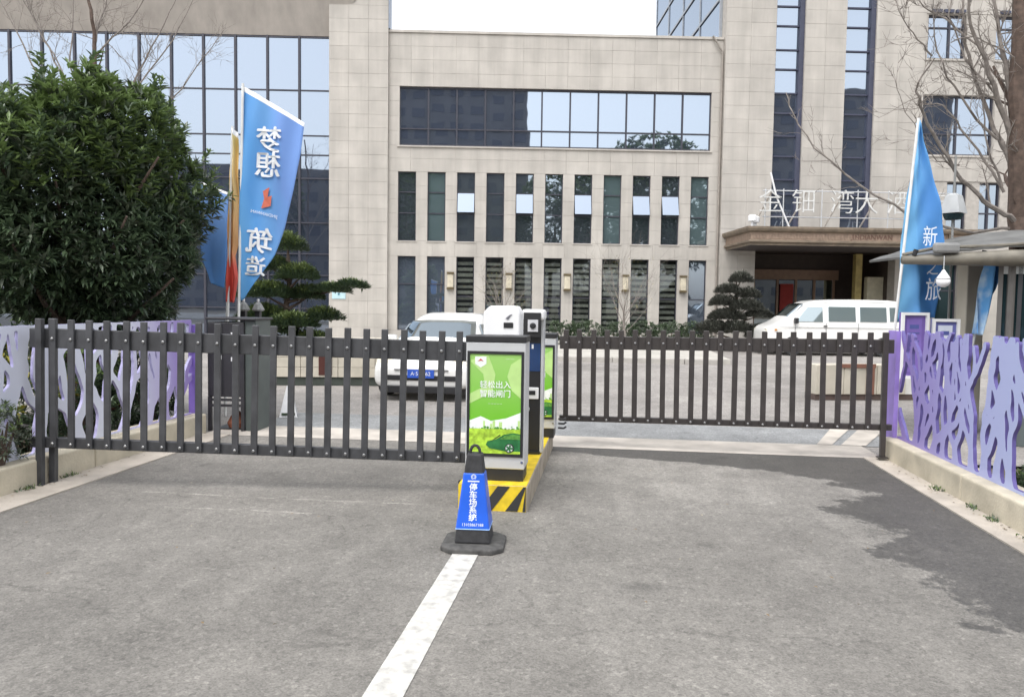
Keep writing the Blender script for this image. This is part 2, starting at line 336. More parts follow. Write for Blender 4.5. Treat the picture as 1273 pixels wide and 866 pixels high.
def coral_panel(name, L, Hm, seed, parent, mats, pitch, w0, w1, splits, top_rail, top_wave, thick=.03, spread=.42):
    """cut-out sheet: coral stems rise from a foot rail, fork and run into each other"""
    r = np.random.default_rng(seed); st = .0125
    nx, nz = int(L/st)+1, int(Hm/st)+1
    X, Z = np.meshgrid(np.arange(nx)*st, np.arange(nz)*st, indexing='ij')
    fld = np.full(X.shape, -1.)
    def paint(x0, z0, x1, z1, a, b):
        m = max(a, b)+.06
        i0, i1 = max(0, int((min(x0, x1)-m)/st)), min(nx, int((max(x0, x1)+m)/st)+2); j0, j1 = max(0, int((min(z0, z1)-m)/st)), min(nz, int((max(z0, z1)+m)/st)+2)
        if i1 <= i0 or j1 <= j0: return
        xs_, zs_ = X[i0:i1, j0:j1], Z[i0:i1, j0:j1]; dx, dz = x1-x0, z1-z0
        t = np.clip(((xs_-x0)*dx+(zs_-z0)*dz)/(dx*dx+dz*dz+1e-9), 0, 1)
        d = (a+(b-a)*t)-np.hypot(xs_-x0-dx*t, zs_-z0-dz*t)
        fld[i0:i1, j0:j1] = np.maximum(fld[i0:i1, j0:j1], d*6)
    for xs0 in np.arange(.03, L, pitch):
        stack = [(xs0+r.uniform(-.25, .25)*pitch, .0, r.normal(0, .12), w0*r.uniform(.8, 1.25), 0, r.uniform(.10, .24))]
        while stack:
            x, z, ang, w, lev, nxt = stack.pop(); end = Hm-(.0 if top_rail else r.uniform(.0, top_wave))
            while z < end:
                flare = .045*math.exp(-z/.06) if lev == 0 else 0
                ang = ang*.90+r.normal(0, .17); s_ = .03; x2, z2 = x+s_*sin(ang), z+s_*cos(ang); w2 = max(w1, w*.992)
                paint(x, z, x2, z2, w+flare, w2+flare*.6); x, z, w = x2, z2, w2; nxt -= s_
                if nxt <= 0:
                    if lev < splits:
                        sp = spread*r.uniform(.7, 1.3)
                        stack.append((x, z, ang+sp, max(w1, w*.80), lev+1, r.uniform(.16, .36))); ang -= sp*r.uniform(.5, 1); w = max(w1, w*.85)
                    lev += 1; nxt = r.uniform(.16, .36)
    fld = np.maximum(fld, (.05-Z)*6)
    if top_rail: fld = np.maximum(fld, (Z-(Hm-.02-top_rail*(.8+.4*np.sin(X*6))))*6)
    fld = np.minimum(fld, (Hm-.02-Z)*6); fld = np.minimum(fld, np.minimum(X, L-X)*6-.01)
    for _ in range(2):
        fld[1:-1, 1:-1] = (fld[1:-1, 1:-1]*4+fld[:-2, 1:-1]+fld[2:, 1:-1]+fld[1:-1, :-2]+fld[1:-1, 2:])/8
    fld[0] = fld[-1] = -.1; fld[:, -1] = -.1; fld[:, 0] = -.1
    # marching squares
    verts = []; vid = {}; polys = []; edges = []
    def P(key, x, z):
        k = vid.get(key)
        if k is None: k = vid[key] = len(verts); verts.append((x, z))
        return k
    for i in range(nx-1):
        col0, col1 = fld[i], fld[i+1]
        for j in range(nz-1):
            c = (col0[j], col1[j], col1[j+1], col0[j+1])
            ins = [q > 0 for q in c]
            if not any(ins): continue
            loop = []; cross = []
            gp = ((i, j), (i+1, j), (i+1, j+1), (i, j+1))
            for k in range(4):
                a, b = gp[k], gp[(k+1) % 4]
                if ins[k]: loop.append(P(a, a[0]*st, a[1]*st))
                if ins[k] != ins[(k+1) % 4]:
                    t = c[k]/(c[k]-c[(k+1) % 4]); key = (min(a, b), max(a, b))
                    q = P(key, (a[0]+(b[0]-a[0])*t)*st, (a[1]+(b[1]-a[1])*t)*st); loop.append(q); cross.append((q, ins[k]))
            if len(loop) >= 3: polys.append(tuple(loop))
            if len(cross) == 2:
                (p, pi_), (q, qi) = cross
                edges.append((p, q) if pi_ else (q, p))
            elif len(cross) == 4:
                for s_ in range(4):
                    if cross[s_][1]: edges.append((cross[s_][0], cross[(s_+1) % 4][0]))
    n = len(verts)
    v = [(0, x, z) for x, z in verts]+[(thick, x, z) for x, z in verts]
    me = bpy.data.meshes.new(name)
    fs = polys+[tuple(i+n for i in reversed(p)) for p in polys]+[(a, b, b+n, a+n) for a, b in edges]
    me.from_pydata(v, [], fs); mi = [0]*(2*len(polys))+[1]*len(edges)
    for q in mats: me.materials.append(q)
    me.polygons.foreach_set('material_index', mi); me.update()
    o = bpy.data.objects.new(name, me); COL.objects.link(o); o.parent = parent; return o
LAVL = ramp_mat('lattice_white_lavender', [(0, (.30, .22, .56)), (.22, (.62, .64, .76)), (.72, (.66, .68, .78)), (1, (.34, .26, .58))], 1, 4.6, 9.0, .5, noise=.9, nscale=1.4)
LAVR = ramp_mat('lattice_purple_blue', [(0, (.42, .49, .70)), (.5, (.38, .40, .66)), (.8, (.30, .255, .55)), (1, (.24, .17, .47))], 1, 5.6, 8.8, .5, noise=.3, nscale=2)
LAVE = M('lattice_edge_shade', (.10, .08, .26), .6)  # cut edges darker than the sheet: their shade is painted into the colour
LAVE2 = M('lattice_edge_pale', (.40, .38, .60), .6)
tl = thing('lattice_fence', 'white and lavender cutout fence behind the longer gate', 'fence', (-4.97, 4.4, .2))
coral_panel('cutout_panel', 4.35, 1.18, 11, tl, [LAVL, LAVE2], .37, .062, .026, 2, .05, .02, spread=.52)
box('end_post', M('purple_post', (.20, .13, .46), .5), (-.03, .07, 4.36, 4.44, -.2, 1.1), tl)
trr = thing('lattice_fence', 'purple and pale blue cutout fence beside the shorter gate', 'fence', (3.09, 4.6, .2))
coral_panel('cutout_panel', 4.15, 1.22, 5, trr, [LAVR, LAVE], .245, .046, .0165, 2, 0, .15, spread=.5)
box('end_post', M('lilac_post', (.30, .21, .58), .5), (-.045, .0, 4.15, 4.40, -.2, 1.17), trr)

# ------------------------------------------------------------------ picket gates
def gate(label, loc, rz, L, n, iron, zt, zb, ptop, pw, sag, post_x, rear_post, tail):
    t = thing('picket_gate', label, 'gate', loc, rz, 'barrier gates across the entrance'); t.rotation_euler = (0, sag, rz)
    MB().box(-tail, L, .0, .05, zt[0], zt[1]).build('top_rail', iron, t, bevel=.006)
    MB().box(-tail, L, .0, .05, zb[0], zb[1]).build('bottom_rail', iron, t, bevel=.006)
    pk = MB().box(-pw/2, pw/2, -.028, -.002, zb[0]+.012, ptop).build('picket', iron, t, bevel=.005)
    bl = MB().lathe((0, 0, 0), [(.013, 0), (.013, -.006), (.007, -.012)], 8, axis='y').build('bolt', BOLT, pk)
    zs = ((zt[0]+zt[1])/2, (zb[0]+zb[1])/2)
    bl.location = (0, -.028, zs[0]); inst(bl, pk, (0, -.028, zs[1]))
    xs = [(i+.35)*(L-.05)/(n-.35) for i in range(n)]
    pk.location.x = xs[0]
    for x in xs[1:]:
        c = inst(pk, t, (x, 0, random.uniform(-.004, .004))); c.rotation_euler.y = random.uniform(-.006, .006)
        for z in zs: inst(bl, c, (0, -.028, z))
    for px, py in post_x:
        p = MB().box(px-.027, px+.027, py-.027, py+.027, 0, ptop).build('post', iron, t, bevel=.005)
        MB().box(px-.05, px+.05, py-.05, py+.05, 0, .012).build('post_foot', CHROME if rear_post else iron, p)
    return t
gate('dark grey slatted gate arm running from kerb wall to front advertising box', (-4.74, 6.05, 0), radians(5.5), 3.60, 23, IRON,
     (1.175, 1.34), (.32, .41), 1.425, .055, .0165, [(-.045, -.035), (.0, .075)], True, .16)
gate('dark brown slatted gate arm in front of the parked van', (-.52, 8.79, 0), radians(-2.7), 3.52, 23, IRON2,
     (1.105, 1.25), (.285, .35), 1.325, .058, -.0095, [(3.42, -.035)], False, .02)

# ------------------------------------------------------------------ island, advertising barrier boxes, camera column
ti = thing('traffic_island', 'raised concrete island with yellow and black painted nose', 'traffic island', (-.87, 5.90, 0))
ISL = M('island_concrete', (.37, .32, .25), .9, var=.25, scale=6, bump=.4, bscale=40)
MB().box(-.27, .27, .0, 2.75, -.02, .2).build('base', ISL, ti, bevel=.012)
MB().box(-.268, .262, .01, 2.74, .1985, .204).build('painted_top', YELLOW, ti)
MB().box(-.27, .26, -.006, -.001, .0, .199).build('painted_front', YELLOW, ti)
st = MB()
for a in (-.30, -.10, .10, .235):      # diagonal black stripes on the nose
    poly = [(a, .004), (a+.095, .004), (a+.235, .196), (a+.14, .196)]
    poly = [(min(.258, max(-.268, x)), z) for x, z in poly]
    if max(p[0] for p in poly)-min(p[0] for p in poly) > .02: st.prism(poly, -.010, -.006)
st.build('hazard_stripe', HBLACK, ti)
MB().tube([(-.28, .35, .02), (-.29, .3, .1), (-.285, .2, .17), (-.275, .1, .19)], .018, 8).build('edge_guard', BLACK, ti)

GREEN = ramp_mat('poster_green', [(0, (.30, .52, .06)), (.45, (.16, .47, .03)), (1, (.30, .55, .14))], 2, .35, 1.25, .3, noise=.15, nscale=3)
PG2 = M('poster_light_green', (.45, .66, .24), .3); PG3 = M('poster_grass', (.36, .56, .05), .3, var=.4, scale=30)
PWH = M('poster_white', (.78, .82, .78), .3, var=.08, scale=30); PTR = M('poster_tree', (.10, .27, .05), .3, var=.4, scale=50)
PCAR = M('poster_car', (.03, .16, .05), .25, var=.3, scale=12); PCARW = M('poster_wheel', (.6, .64, .62), .3); PRED = M('poster_red', (.5, .05, .04), .4)
POSTER = [GREEN, PG2, PWH, PTR, PG3, PCAR, PCARW, PRED, BLACK]
def disc(mb, x, z, r, y, mi, n=20, sx=1): mb.prism([(x+sx*r*cos(2*pi*i/n), z+r*sin(2*pi*i/n)) for i in range(n)], y, y-.0012, mi)
def ad_box(label, loc, W, z0, H):
    t = thing('advertising_box', label, 'barrier machine', loc, 0, 'advertising barrier boxes on the island')
    w = W/2
    MB().box(-w, w, 0, .30, z0+.10, z0+H-.05).build('cabinet', SILVER, t, bevel=.008)
    MB().box(-w-.004, w+.004, -.008, .305, z0+H-.05, z0+H).build('top_cap', BLACK, t, bevel=.006)
    MB().box(-w+.01, w-.01, .008, .29, z0, z0+.10).build('plinth', BLACK, t)
    a, b = z0+.20, z0+H-.12                     # poster frame
    fr = MB()
    fr.box(-w+.012, -w+.032, -.012, -.001, a, b); fr.box(w-.032, w-.012, -.012, -.001, a, b)
    fr.box(-w+.032, w-.032, -.012, -.001, b-.022, b); fr.box(-w+.032, w-.032, -.012, -.001, a, a+.022)
    fr.build('frame', BLACK, t)
    pw, pb, pt = w-.033, a+.023, b-.023; ph = pt-pb
    mb = MB(); mb.box(-pw, pw, -.004, -.001, pb, pt, 0)
    X = lambda u: -pw+2*pw*u
    Z = lambda v: pb+ph*v
    y = -.0045
    mb.prism([(X(.0), Z(.93)), (X(.22), Z(.985)), (X(.36), Z(.985)), (X(.5), Z(.80)), (X(.45), Z(.62)), (X(0), Z(.50)), (X(0), Z(.6)), (X(.3), Z(.68)), (X(.26), Z(.8))], y, y-.0012, 1)
    mb.prism([(X(.999), Z(.97)), (X(.8), Z(.9)), (X(.73), Z(.78)), (X(.82), Z(.64)), (X(.999), Z(.56))], y, y-.0012, 1)
    mb.prism([(X(.001), Z(.33)), (X(.22), Z(.375)), (X(.42), Z(.33)), (X(.72), Z(.36)), (X(.999), Z(.42)), (X(.999), Z(.26)), (X(.001), Z(.26))], y-.0013, y-.0025, 2)
    r = random.Random(3); x = .01
    while x < .97:      # little skyline
        ww = r.uniform(.03, .07); hh = r.uniform(.30, .345); mb.prism([(X(x), Z(.25)), (X(min(.99, x+ww)), Z(.25)), (X(min(.99, x+ww)), Z(hh)), (X(x), Z(hh))], y-.0026, y-.0034, 2 if r.random() < .7 else 1); x += ww*1.15
    for i in range(26): disc(mb, X(r.uniform(.03, .97)), Z(r.uniform(.235, .275)), r.uniform(.004, .012), y-.0036-.0001*i, 3, 8)
    mb.prism([(X(.001), Z(.002)), (X(.999), Z(.002)), (X(.999), Z(.25)), (X(.001), Z(.25))], y-.0065, y-.0075, 4)
    mb.prism([(X(.999), Z(.03)), (X(.999), Z(.205)), (X(.86), Z(.215)), (X(.68), Z(.195)), (X(.54), Z(.15)), (X(.36), Z(.125)), (X(.33), Z(.09)), (X(.40), Z(.055)), (X(.7), Z(.03))], y-.0078, y-.009, 5)
    mb.prism([(X(.999), Z(.15)), (X(.999), Z(.195)), (X(.86), Z(.203)), (X(.70), Z(.185)), (X(.60), Z(.15))], y-.0092, y-.0102, 3)
    disc(mb, X(.79), Z(.06), .042*ph/.9, y-.0103, 8); disc(mb, X(.79), Z(.06), .033*ph/.9, y-.0117, 6)
    for i in range(5):
        an = 2*pi*i/5; c, s_ = X(.79), Z(.06); mb.prism([(c+.006*cos(an-1.2), s_+.006*sin(an-1.2)), (c+.028*cos(an-.3), s_+.028*sin(an-.3)), (c+.028*cos(an+.3), s_+.028*sin(an+.3)), (c+.006*cos(an+1.2), s_+.006*sin(an+1.2))], y-.013, y-.0138, 5)
    mb.prism([(X(.42), Z(.125)), (X(.46), Z(.135)), (X(.62), Z(.19)), (X(.60), Z(.195))], y-.0105, y-.0115, 8)
    sh = [(X(.10), Z(.975)), (X(.32), Z(.975)), (X(.32), Z(.90)), (X(.21), Z(.865)), (X(.10), Z(.90))]
    mb.prism(sh, y-.0015, y-.0027, 2); mb.prism([(X(.15), Z(.925)), (X(.21), Z(.955)), (X(.27), Z(.925)), (X(.21), Z(.935))], y-.003, y-.0038, 7)
    for s_, sz, u, v in (('轻松出入', .062, .5, .69), ('智能闸门', .062, .5, .60), ('— — — — —', .018, .5, .505), ('—— ——', .016, .78, .955)):
        vv, ff = text2d(s_, sz, 0, .012); mb.add([(X(u)+a_, y-.0035, Z(v)+b_) for a_, b_, c_ in vv], ff, 2)
    mb.build('poster', POSTER, t)
    lk = MB().lathe((w-.02, -.001, z0+.16), [(.01, 0), (.01, -.006)], 10, axis='y').build('lock', CHROME, t)
    return t
ad_box('green car poster barrier box standing directly behind the blue cone', (-.878, 6.03, 0), .472, .20, 1.15)
ad_box('green poster barrier box half hidden behind the black camera column', (-.775, 8.12, 0), .455, .20, 1.10)

# white barrier machine head behind the front box, camera column beside it
tm = thing('barrier_machine', 'white rounded machine cabinet rising behind the green poster box', 'machine', (-.905, 6.66, .2))
MB().prism([(-.155, .0), (.155, .0), (.155, 1.33), (.12, 1.385), (-.10, 1.385), (-.155, 1.33)], -.14, .16).build('cabinet', WHITE, tm, bevel=.015)
MB().box(.02, .10, -.146, -.141, 1.20, 1.245).build('display', BLACK, tm)
MB().prism([(.035, 1.28), (.055, 1.27), (.09, 1.315), (.07, 1.31)], -.146, -.141).build('badge', M('grey_badge', (.15, .15, .17), .4), tm)
tc = thing('camera_column', 'tall black plate camera column with white hood on yellow island', 'camera column', (-.70, 7.20, .2))
MB().box(-.085, .075, .0, .16, .0, 1.29).build('column', BLACK, tc, bevel=.006)
MB().box(.075, .10, .0, .16, .02, 1.29).build('side_trim', SILVER, tc)
MB().box(-.105, .105, -.04, .22, 1.255, 1.355).build('hood', WHITE, tc, bevel=.025)
MB().box(-.10, .08, -.03, .0, -.0, .03).build('foot', BLACK, tc)
cf = MB().box(-.085, .075, -.056, -.05, 1.10, 1.325).build('camera_face', BLACK, tc)
MB().box(-.045, .05, -.07, -.056, 1.15, 1.26).build('camera_window', M('camera_grey', (.55, .55, .57), .3), cf)
MB().lathe((.003, -.07, 1.205), [(.028, 0), (.028, -.008), (.015, -.012)], 14, axis='y').build('lens', BLACK, cf)
MB().box(-.08, .07, -.004, 0, .78, 1.04).build('display', M('display_blue', (.02, .05, .14), .2), tc)
MB().box(-.012, .006, -.006, -.004, .99, 1.03).build('indicator', WHITE, tc)
MB().box(-.07, -.03, -.008, -.004, .845, .87).build('red_lamp', PRED, tc)
MB().box(-.07, .06, -.014, .0, .52, .63).build('card_reader', WHITE, tc, bevel=.012)
MB().box(-.03, .03, -.018, -.014, .56, .60).build('speaker_grille', BLACK, tc)
MB().tube([(-.05, -.01, .38), (-.03, -.02, .43), (-.05, -.02, .47)], .012, 8).build('latch', SILVER, tc)
th = thing('gate_hinge', 'black bracket arms holding the brown gate to its box', 'hinge', (-.545, 8.70, .2))
for k, z in enumerate((.02, .07, .12)): MB().tube([(0, 0, z), (.06, -.02, z), (.085, 0, z+.015)], .012, 6).build('hinge_arm', BLACK, th)

# ------------------------------------------------------------------ cone
t = thing('parking_cone', 'blue and black square parking cone at the end of white line', 'cone', (-.86, 5.02, 0), radians(3))
mb = MB(); o8 = []
for z, k in ((0, .205), (.03, .205), (.045, .185)):
    c = .07; o8.append([(x*k/.205, y*k/.205, z) for x, y in ((-.205, -.205+c), (-.205+c, -.205), (.205-c, -.205), (.205, -.205+c), (.205, .205-c), (.205-c, .205), (-.205+c, .205), (-.205, .205-c))])
v = sum(o8, []); mb.add(v, [tuple(range(7, -1, -1)), tuple(range(16, 24))]+[(r_*8+i, r_*8+(i+1) % 8, (r_+1)*8+(i+1) % 8, (r_+1)*8+i) for r_ in range(2) for i in range(8)])
mb.build('base', M('cone_base_rubber', (.07, .068, .065), .85, var=.35, scale=20, bump=.3), t, bevel=.006)
def hw(z): return .118-(z-.045)/(.62-.045)*(.118-.05)
def frus(z0, z1, e=0):
    a, b = hw(z0)+e, hw(z1)+e
    return MB().add([(-a, -a, z0), (a, -a, z0), (a, a, z0), (-a, a, z0), (-b, -b, z1), (b, -b, z1), (b, b, z1), (-b, b, z1)], [(3, 2, 1, 0), (4, 5, 6, 7), (0, 1, 5, 4), (1, 2, 6, 5), (2, 3, 7, 6), (3, 0, 4, 7)])
frus(.045, .62).build('body', RUBBER, t, bevel=.012, seg=3)
SLV = M('cone_sleeve', (.018, .11, .62), .32, var=.08)
sv = frus(.135, .50, .004).build('sleeve', SLV, t, bevel=.012, seg=3)
frus(.136, .142, .0055).build('trim', M('cone_trim', (.30, .5, .85), .35), t, bevel=.012)
MB().tube([(-.032+.0*i, 0, .615) for i in (0,)]+[(-.032*cos(a), 0, .62+.05*sin(a)) for a in np.linspace(.1, pi-.1, 8)]+[(.032, 0, .615)], .010, 8).build('handle', RUBBER, t, smooth=True)
mb = MB()
def slope(v, z0): # lettering lies on the sloping front face
    return [(a, -(hw(z0+b)+.0055), z0+b) for a, b, c in v]
for i, ch in enumerate('停车场系统'):
    vv, ff = text2d(ch, .054, 0, .02); mb.add(slope(vv, .405-i*.048), ff)
vv, ff = text2d('13103867188', .026); mb.add(slope(vv, .168), ff)
mb.add(slope([(-.038, -.004, 0), (.038, -.004, 0), (.038, .004, 0), (-.038, .004, 0)], .447), [(0, 1, 2, 3)])
for k in range(2):
    R_ = .017-.006*k; n = 18
    vv = [(r_*cos(2*pi*i/n), r_*sin(2*pi*i/n), 0) for r_ in (R_, R_-.003) for i in range(n)]
    mb.add(slope(vv, .475), [(i, (i+1) % n, n+(i+1) % n, n+i) for i in range(n) if not (k == 0 and i in (13, 14))])
mb.build('lettering', M('cone_lettering', (.75, .80, .85), .4), sv)

# ------------------------------------------------------------------ the building
FA = YAW+radians(1.55); P0 = CAM+f0*33; P0.z = 0
PANEL = None
def panel_proto():
    global PANEL
    if PANEL is None:
        mb = MB(); mb.add([(0, 0, 0), (1, 0, 0), (1, 0, 1), (0, 0, 1), (0, 1, 0), (1, 1, 0), (1, 1, 1), (0, 1, 1)], [(0, 1, 2, 3), (0, 4, 5, 1), (1, 5, 6, 2), (2, 6, 7, 3), (3, 7, 4, 0)])
        me = bpy.data.meshes.new('stone_panel'); me.from_pydata(mb.v, [], mb.f); me.materials.append(STONE); PANEL = me
    return PANEL
def panels(parent, s0, s1, z0, z1, y, nc, nr, gap=.007):
    dw, dh = (s1-s0)/nc, (z1-z0)/nr
    for i in range(nc):
        for j in range(nr):
            o = bpy.data.objects.new('stone_panel', panel_proto()); COL.objects.link(o); o.parent = parent
            o.location = (s0+i*dw+gap/2, y+random.uniform(-.003, .003), z0+j*dh+gap/2); o.scale = (dw-gap, .03, dh-gap)
def wall_cut(name, parent, s0, s1, z0, z1, y0, y1, openings, mat):
    xs = sorted({s0, s1, *[a for o in openings for a in o[:2] if s0 < a < s1]}); zs = sorted({z0, z1, *[a for o in openings for a in o[2:] if z0 < a < z1]})
    mb = MB()
    for a, b in zip(xs[:-1], xs[1:]):
        run = None
        for c, d in zip(zs[:-1], zs[1:]):
            m1, m2 = (a+b)/2, (c+d)/2
            if any(o[0] < m1 < o[1] and o[2] < m2 < o[3] for o in openings): 
                if run: mb.box(a, b, y0, y1, *run); run = None
            else: run = (run[0], d) if run else (c, d)
        if run: mb.box(a, b, y0, y1, *run)
    return mb.build(name, mat, parent)
def quadpane(name, mat, parent, s0, s1, z0, z1, y, tilt=(0, 0)):
    w, h = s1-s0, z1-z0; me_key = ('pane', round(w, 3), round(h, 3), mat.name)
    if me_key not in PM:
        mb = MB().box(0, w, 0, .012, 0, h); o = mb.build(name, mat, parent); PM[me_key] = o.data
    else:
        o = bpy.data.objects.new(name, PM[me_key]); COL.objects.link(o); o.parent = parent
    o.location = (s0, y, z0); o.rotation_euler = (tilt[0], 0, tilt[1]); return o
PM = {}
def jit(a=.0025): return (random.gauss(0, a), random.gauss(0, a))

# --- middle block
mbk = thing('office_block', 'beige stone middle block with long window band above narrow windows', 'building', P0, FA)
wpx0 = [-4.86+i*(8.21-.75+4.86)/10 for i in range(11)]; WW = .75
ops = [(-4.81, 8.24, 8.14, 10.57)]+[(x, x+WW, 4.20, 7.07) for x in wpx0]+[(x, x+WW, .45, 3.56) for x in wpx0]
wall_cut('wall', mbk, -5.27, 8.70, 0, 12.74, .03, .45, ops, JOINT)
box('core', M('dark_interior', (.02, .02, .022), .9), (-5.2, 8.6, 1.2, 14, 0, 12.5), mbk)
box('coping', STONE, (-5.27, 8.68, -.05, .6, 12.74, 12.84), mbk)
panels(mbk, -5.27, 8.68, 10.57, 12.74, 0, 15, 4)
panels(mbk, -5.27, -4.81, 8.14, 10.57, 0, 1, 4); panels(mbk, 8.24, 8.68, 8.14, 10.57, 0, 1, 4)
panels(mbk, -5.27, 8.68, 7.07, 8.14, 0, 15, 2)
panels(mbk, -5.27, 8.68, 3.56, 4.20, 0, 15, 1)
panels(mbk, -5.27, 8.68, 0.0, .45, 0, 15, 1)
pe = [-5.27]+[e for x in wpx0 for e in (x, x+WW)]+[8.68]
for a, b in zip(pe[::2], pe[1::2]):
    panels(mbk, a, b, 4.20, 7.07, 0, 1, 5); panels(mbk, a, b, .45, 3.56, 0, 1, 5)
# long window band: eleven lights, each with a transom
wb = MB(); dx = (8.24+4.81)/11
for i in range(12): 
    x = -4.81+i*dx; wb.box(max(-4.81, x-.03), min(8.24, x+.03), .10, .22, 8.14, 10.57)
wb.box(-4.81, 8.24, .105, .215, 10.50, 10.568); wb.box(-4.81, 8.24, .105, .215, 8.142, 8.22); wb.box(-4.81, 8.24, .11, .21, 8.83, 8.88)
win = wb.build('window', FRAME, mbk)
MB().box(-4.9, 8.3, -.06, .10, 8.08, 8.138).build('sill', STONE, win)
for i in range(11):
    x = -4.81+i*dx
    for a, b in ((8.22, 8.83), (8.88, 10.50)): quadpane('pane', GL, win, x+.03, x+dx-.03, a, b, .17, jit(.0018))
# upper row of narrow windows
slats = M('blind_slat', (.66, .59, .49), .7, var=.2, scale=8, rnd=.2)
OPEN = {2, 4, 6, 8, 9}
def nwin(i, z0, z1, bars):
    mb = MB(); mb.box(0, .035, .10, .18, 0, z1-z0); mb.box(WW-.035, WW, .10, .18, 0, z1-z0)
    for b in bars: mb.box(.035, WW-.035, .105, .175, b-.022, b+.022)
    mb.box(.035, WW-.035, .105, .175, 0.001, .035); mb.box(.035, WW-.035, .105, .175, z1-z0-.035, z1-z0-.001)
    o = mb.build('window', FRAME, mbk); o.location = (wpx0[i], 0, z0); return o
curt = M('curtain', (.22, .26, .26), .9, var=.3, scale=4)
for i in range(11):
    o = nwin(i, 4.20, 7.07, (1.16, 2.03)); g = GLT if i in (1, 7, 10) else GLS
    MB().box(0, WW, .34, .36, 0, 2.87).build('backing', M('room_dark', (.10, .115, .135), .9, rnd=.4), o)
    q = random.random(); cw = random.uniform(.2, .55)
    MB().box(.04 if q < .5 else WW-.04-cw, .04+cw if q < .5 else WW-.04, .24, .26, .03, random.choice((1.1, 1.9, 2.8))).build('curtain', M('curtain', (.34, .40, .39), .9, var=.3, scale=9, rnd=.35), o)
    quadpane('pane', g, o, .035, WW-.035, .035, 1.138, .14, jit()); quadpane('pane', g, o, .035, WW-.035, 2.052, 2.835, .14, jit())
    if i in OPEN:       # awning light pushed open at its foot
        p = quadpane('pane', GL, o, .03, WW-.03, 1.185, 2.015, .10); h = .83
        ang = -radians(random.uniform(13, 19)); p.rotation_euler = (ang, 0, 0); p.location = (.03, .10+h*sin(ang), 2.015-h*cos(ang)); 
    else: quadpane('pane', g, o, .035, WW-.035, 1.182, 2.008, .14, jit())
    MB().box(-.05, WW+.05, -.03, .0, -.05, -.004).build('sill', STONE, o)
# ground floor windows with slatted blinds
sproto = None
for i in range(11):
    o = nwin(i, .45, 3.56, (1.45,) if i > 1 else (1.95,)); H = 3.11; bz = 1.45 if i > 1 else 1.95
    blind = 2 <= i <= 9
    g = GLC if blind else GLD
    for a, b in ((.035, bz-.022), (bz+.022, H-.035)): quadpane('pane', g, o, .035, WW-.035, a, b, .14, jit())
    MB().box(.0, WW, .30, .32, .0, H).build('backing', M('window_dark', (.08, .072, .065), .9), o)
    if blind:
        z = .10; k = 0
        while z < H-.12:
            if sproto is None:
                so_ = MB().box(.05, WW-.05, 0, .012, 0, .15).build('slat', slats, o); sproto = so_
            else: so_ = inst(sproto, o)
            so_.location = (0, .17, z); so_.rotation_euler = (radians(random.uniform(-10, 4)), 0, 0); so_.scale = (1, 1, random.uniform(.75, 1.05)); z += .243
# wall lamps between the ground floor windows
LAMPG = M('lamp_alabaster', (.58, .52, .40), .5, var=.15); BRASS = M('lamp_brass', (.18, .14, .08), .4, metal=.6)
lp = None
def fac(s, y, z): return P0+Vector((cos(FA)*s-sin(FA)*y, sin(FA)*s+cos(FA)*y, z))
for k, i in enumerate((1, 3, 5, 7, 9)):
    s = (wpx0[i]+WW+wpx0[i+1])/2
    nm = ('second and third', 'fourth and fifth', 'sixth and seventh', 'eighth and ninth', 'tenth and eleventh')[k]
    lab = f'alabaster wall lamp between the {nm} ground floor windows from the glass wing'
    if lp is None:
        lp = thing('wall_lamp', lab, 'lamp', fac(s, 0, 2.15), FA, 'wall lamps between the ground floor windows')
        MB().box(-.12, .12, -.14, -.0, .12, .68).build('lamp_shade', LAMPG, lp, bevel=.02)
        MB().box(-.15, .15, -.17, 0, .04, .12).build('bottom_bracket', BRASS, lp); MB().box(-.15, .15, -.17, 0, .68, .76).build('top_bracket', BRASS, lp)
    else:
        c = lp.copy(); COL.objects.link(c); c.location = fac(s, 0, 2.15); c['label'] = lab
        for ch in list(lp.children): inst(ch, c)

# --- glass wing with its pier and splayed lintel
gw = thing('glass_wing', 'office wing with tall blue glass curtain wall and stone pier', 'building', P0, FA)
wall_cut('pier', gw, -7.70, -5.27, 0, 17, -.12, .9, [], JOINT)
panels(gw, -7.70, -5.27, 0, 16.5, -.15, 3, 30)
MB().box(-5.268, -5.22, -.13, .5, 12.86, 17).build('corner_trim', M('blue_grey_metal', (.25, .29, .36), .4), gw)
MB().add([(-26, .3, 12.6), (-7.70, .3, 12.6), (-6.62, -.22, 13.95), (-26, -.22, 13.95), (-26, .5, 17), (-7.7, .5, 17), (-6.62, -.22, 17), (-26, -.22, 17)],
         [(0, 1, 2, 3), (3, 2, 6, 7), (4, 5, 1, 0), (7, 6, 5, 4), (2, 1, 5, 6), (0, 3, 7, 4)]).build('lintel', M('lintel_stone', (.43, .39, .35), .8, var=.10, scale=1.2, bump=.15, bscale=20, streak=.12), gw)
xs = [-7.70-1.32*i for i in range(15)]; zs = [0.02, 1.3, 2.7, 3.6, 4.9, 6.75, 7.72, 8.52, 10.38, 12.55]
for x in xs: MB().box(x-.045, x+.045, .26, .42, 0, 12.6).build('mullion', FRAME, gw)
for z in zs: MB().box(xs[-1], -7.70, .29, .41, z-.025, z+.025).build('transom', FRAME, gw)
for a, b in zip(xs[1:], xs[:-1]):
    for c, d in zip(zs[:-1], zs[1:]): quadpane('pane', GLW, gw, a+.045, b-.045, c+.025, d-.025, .34, jit(.0022))
box('core', MATS['dark_interior'], (-26, -7.6, 1.2, 14, 0, 17), gw)
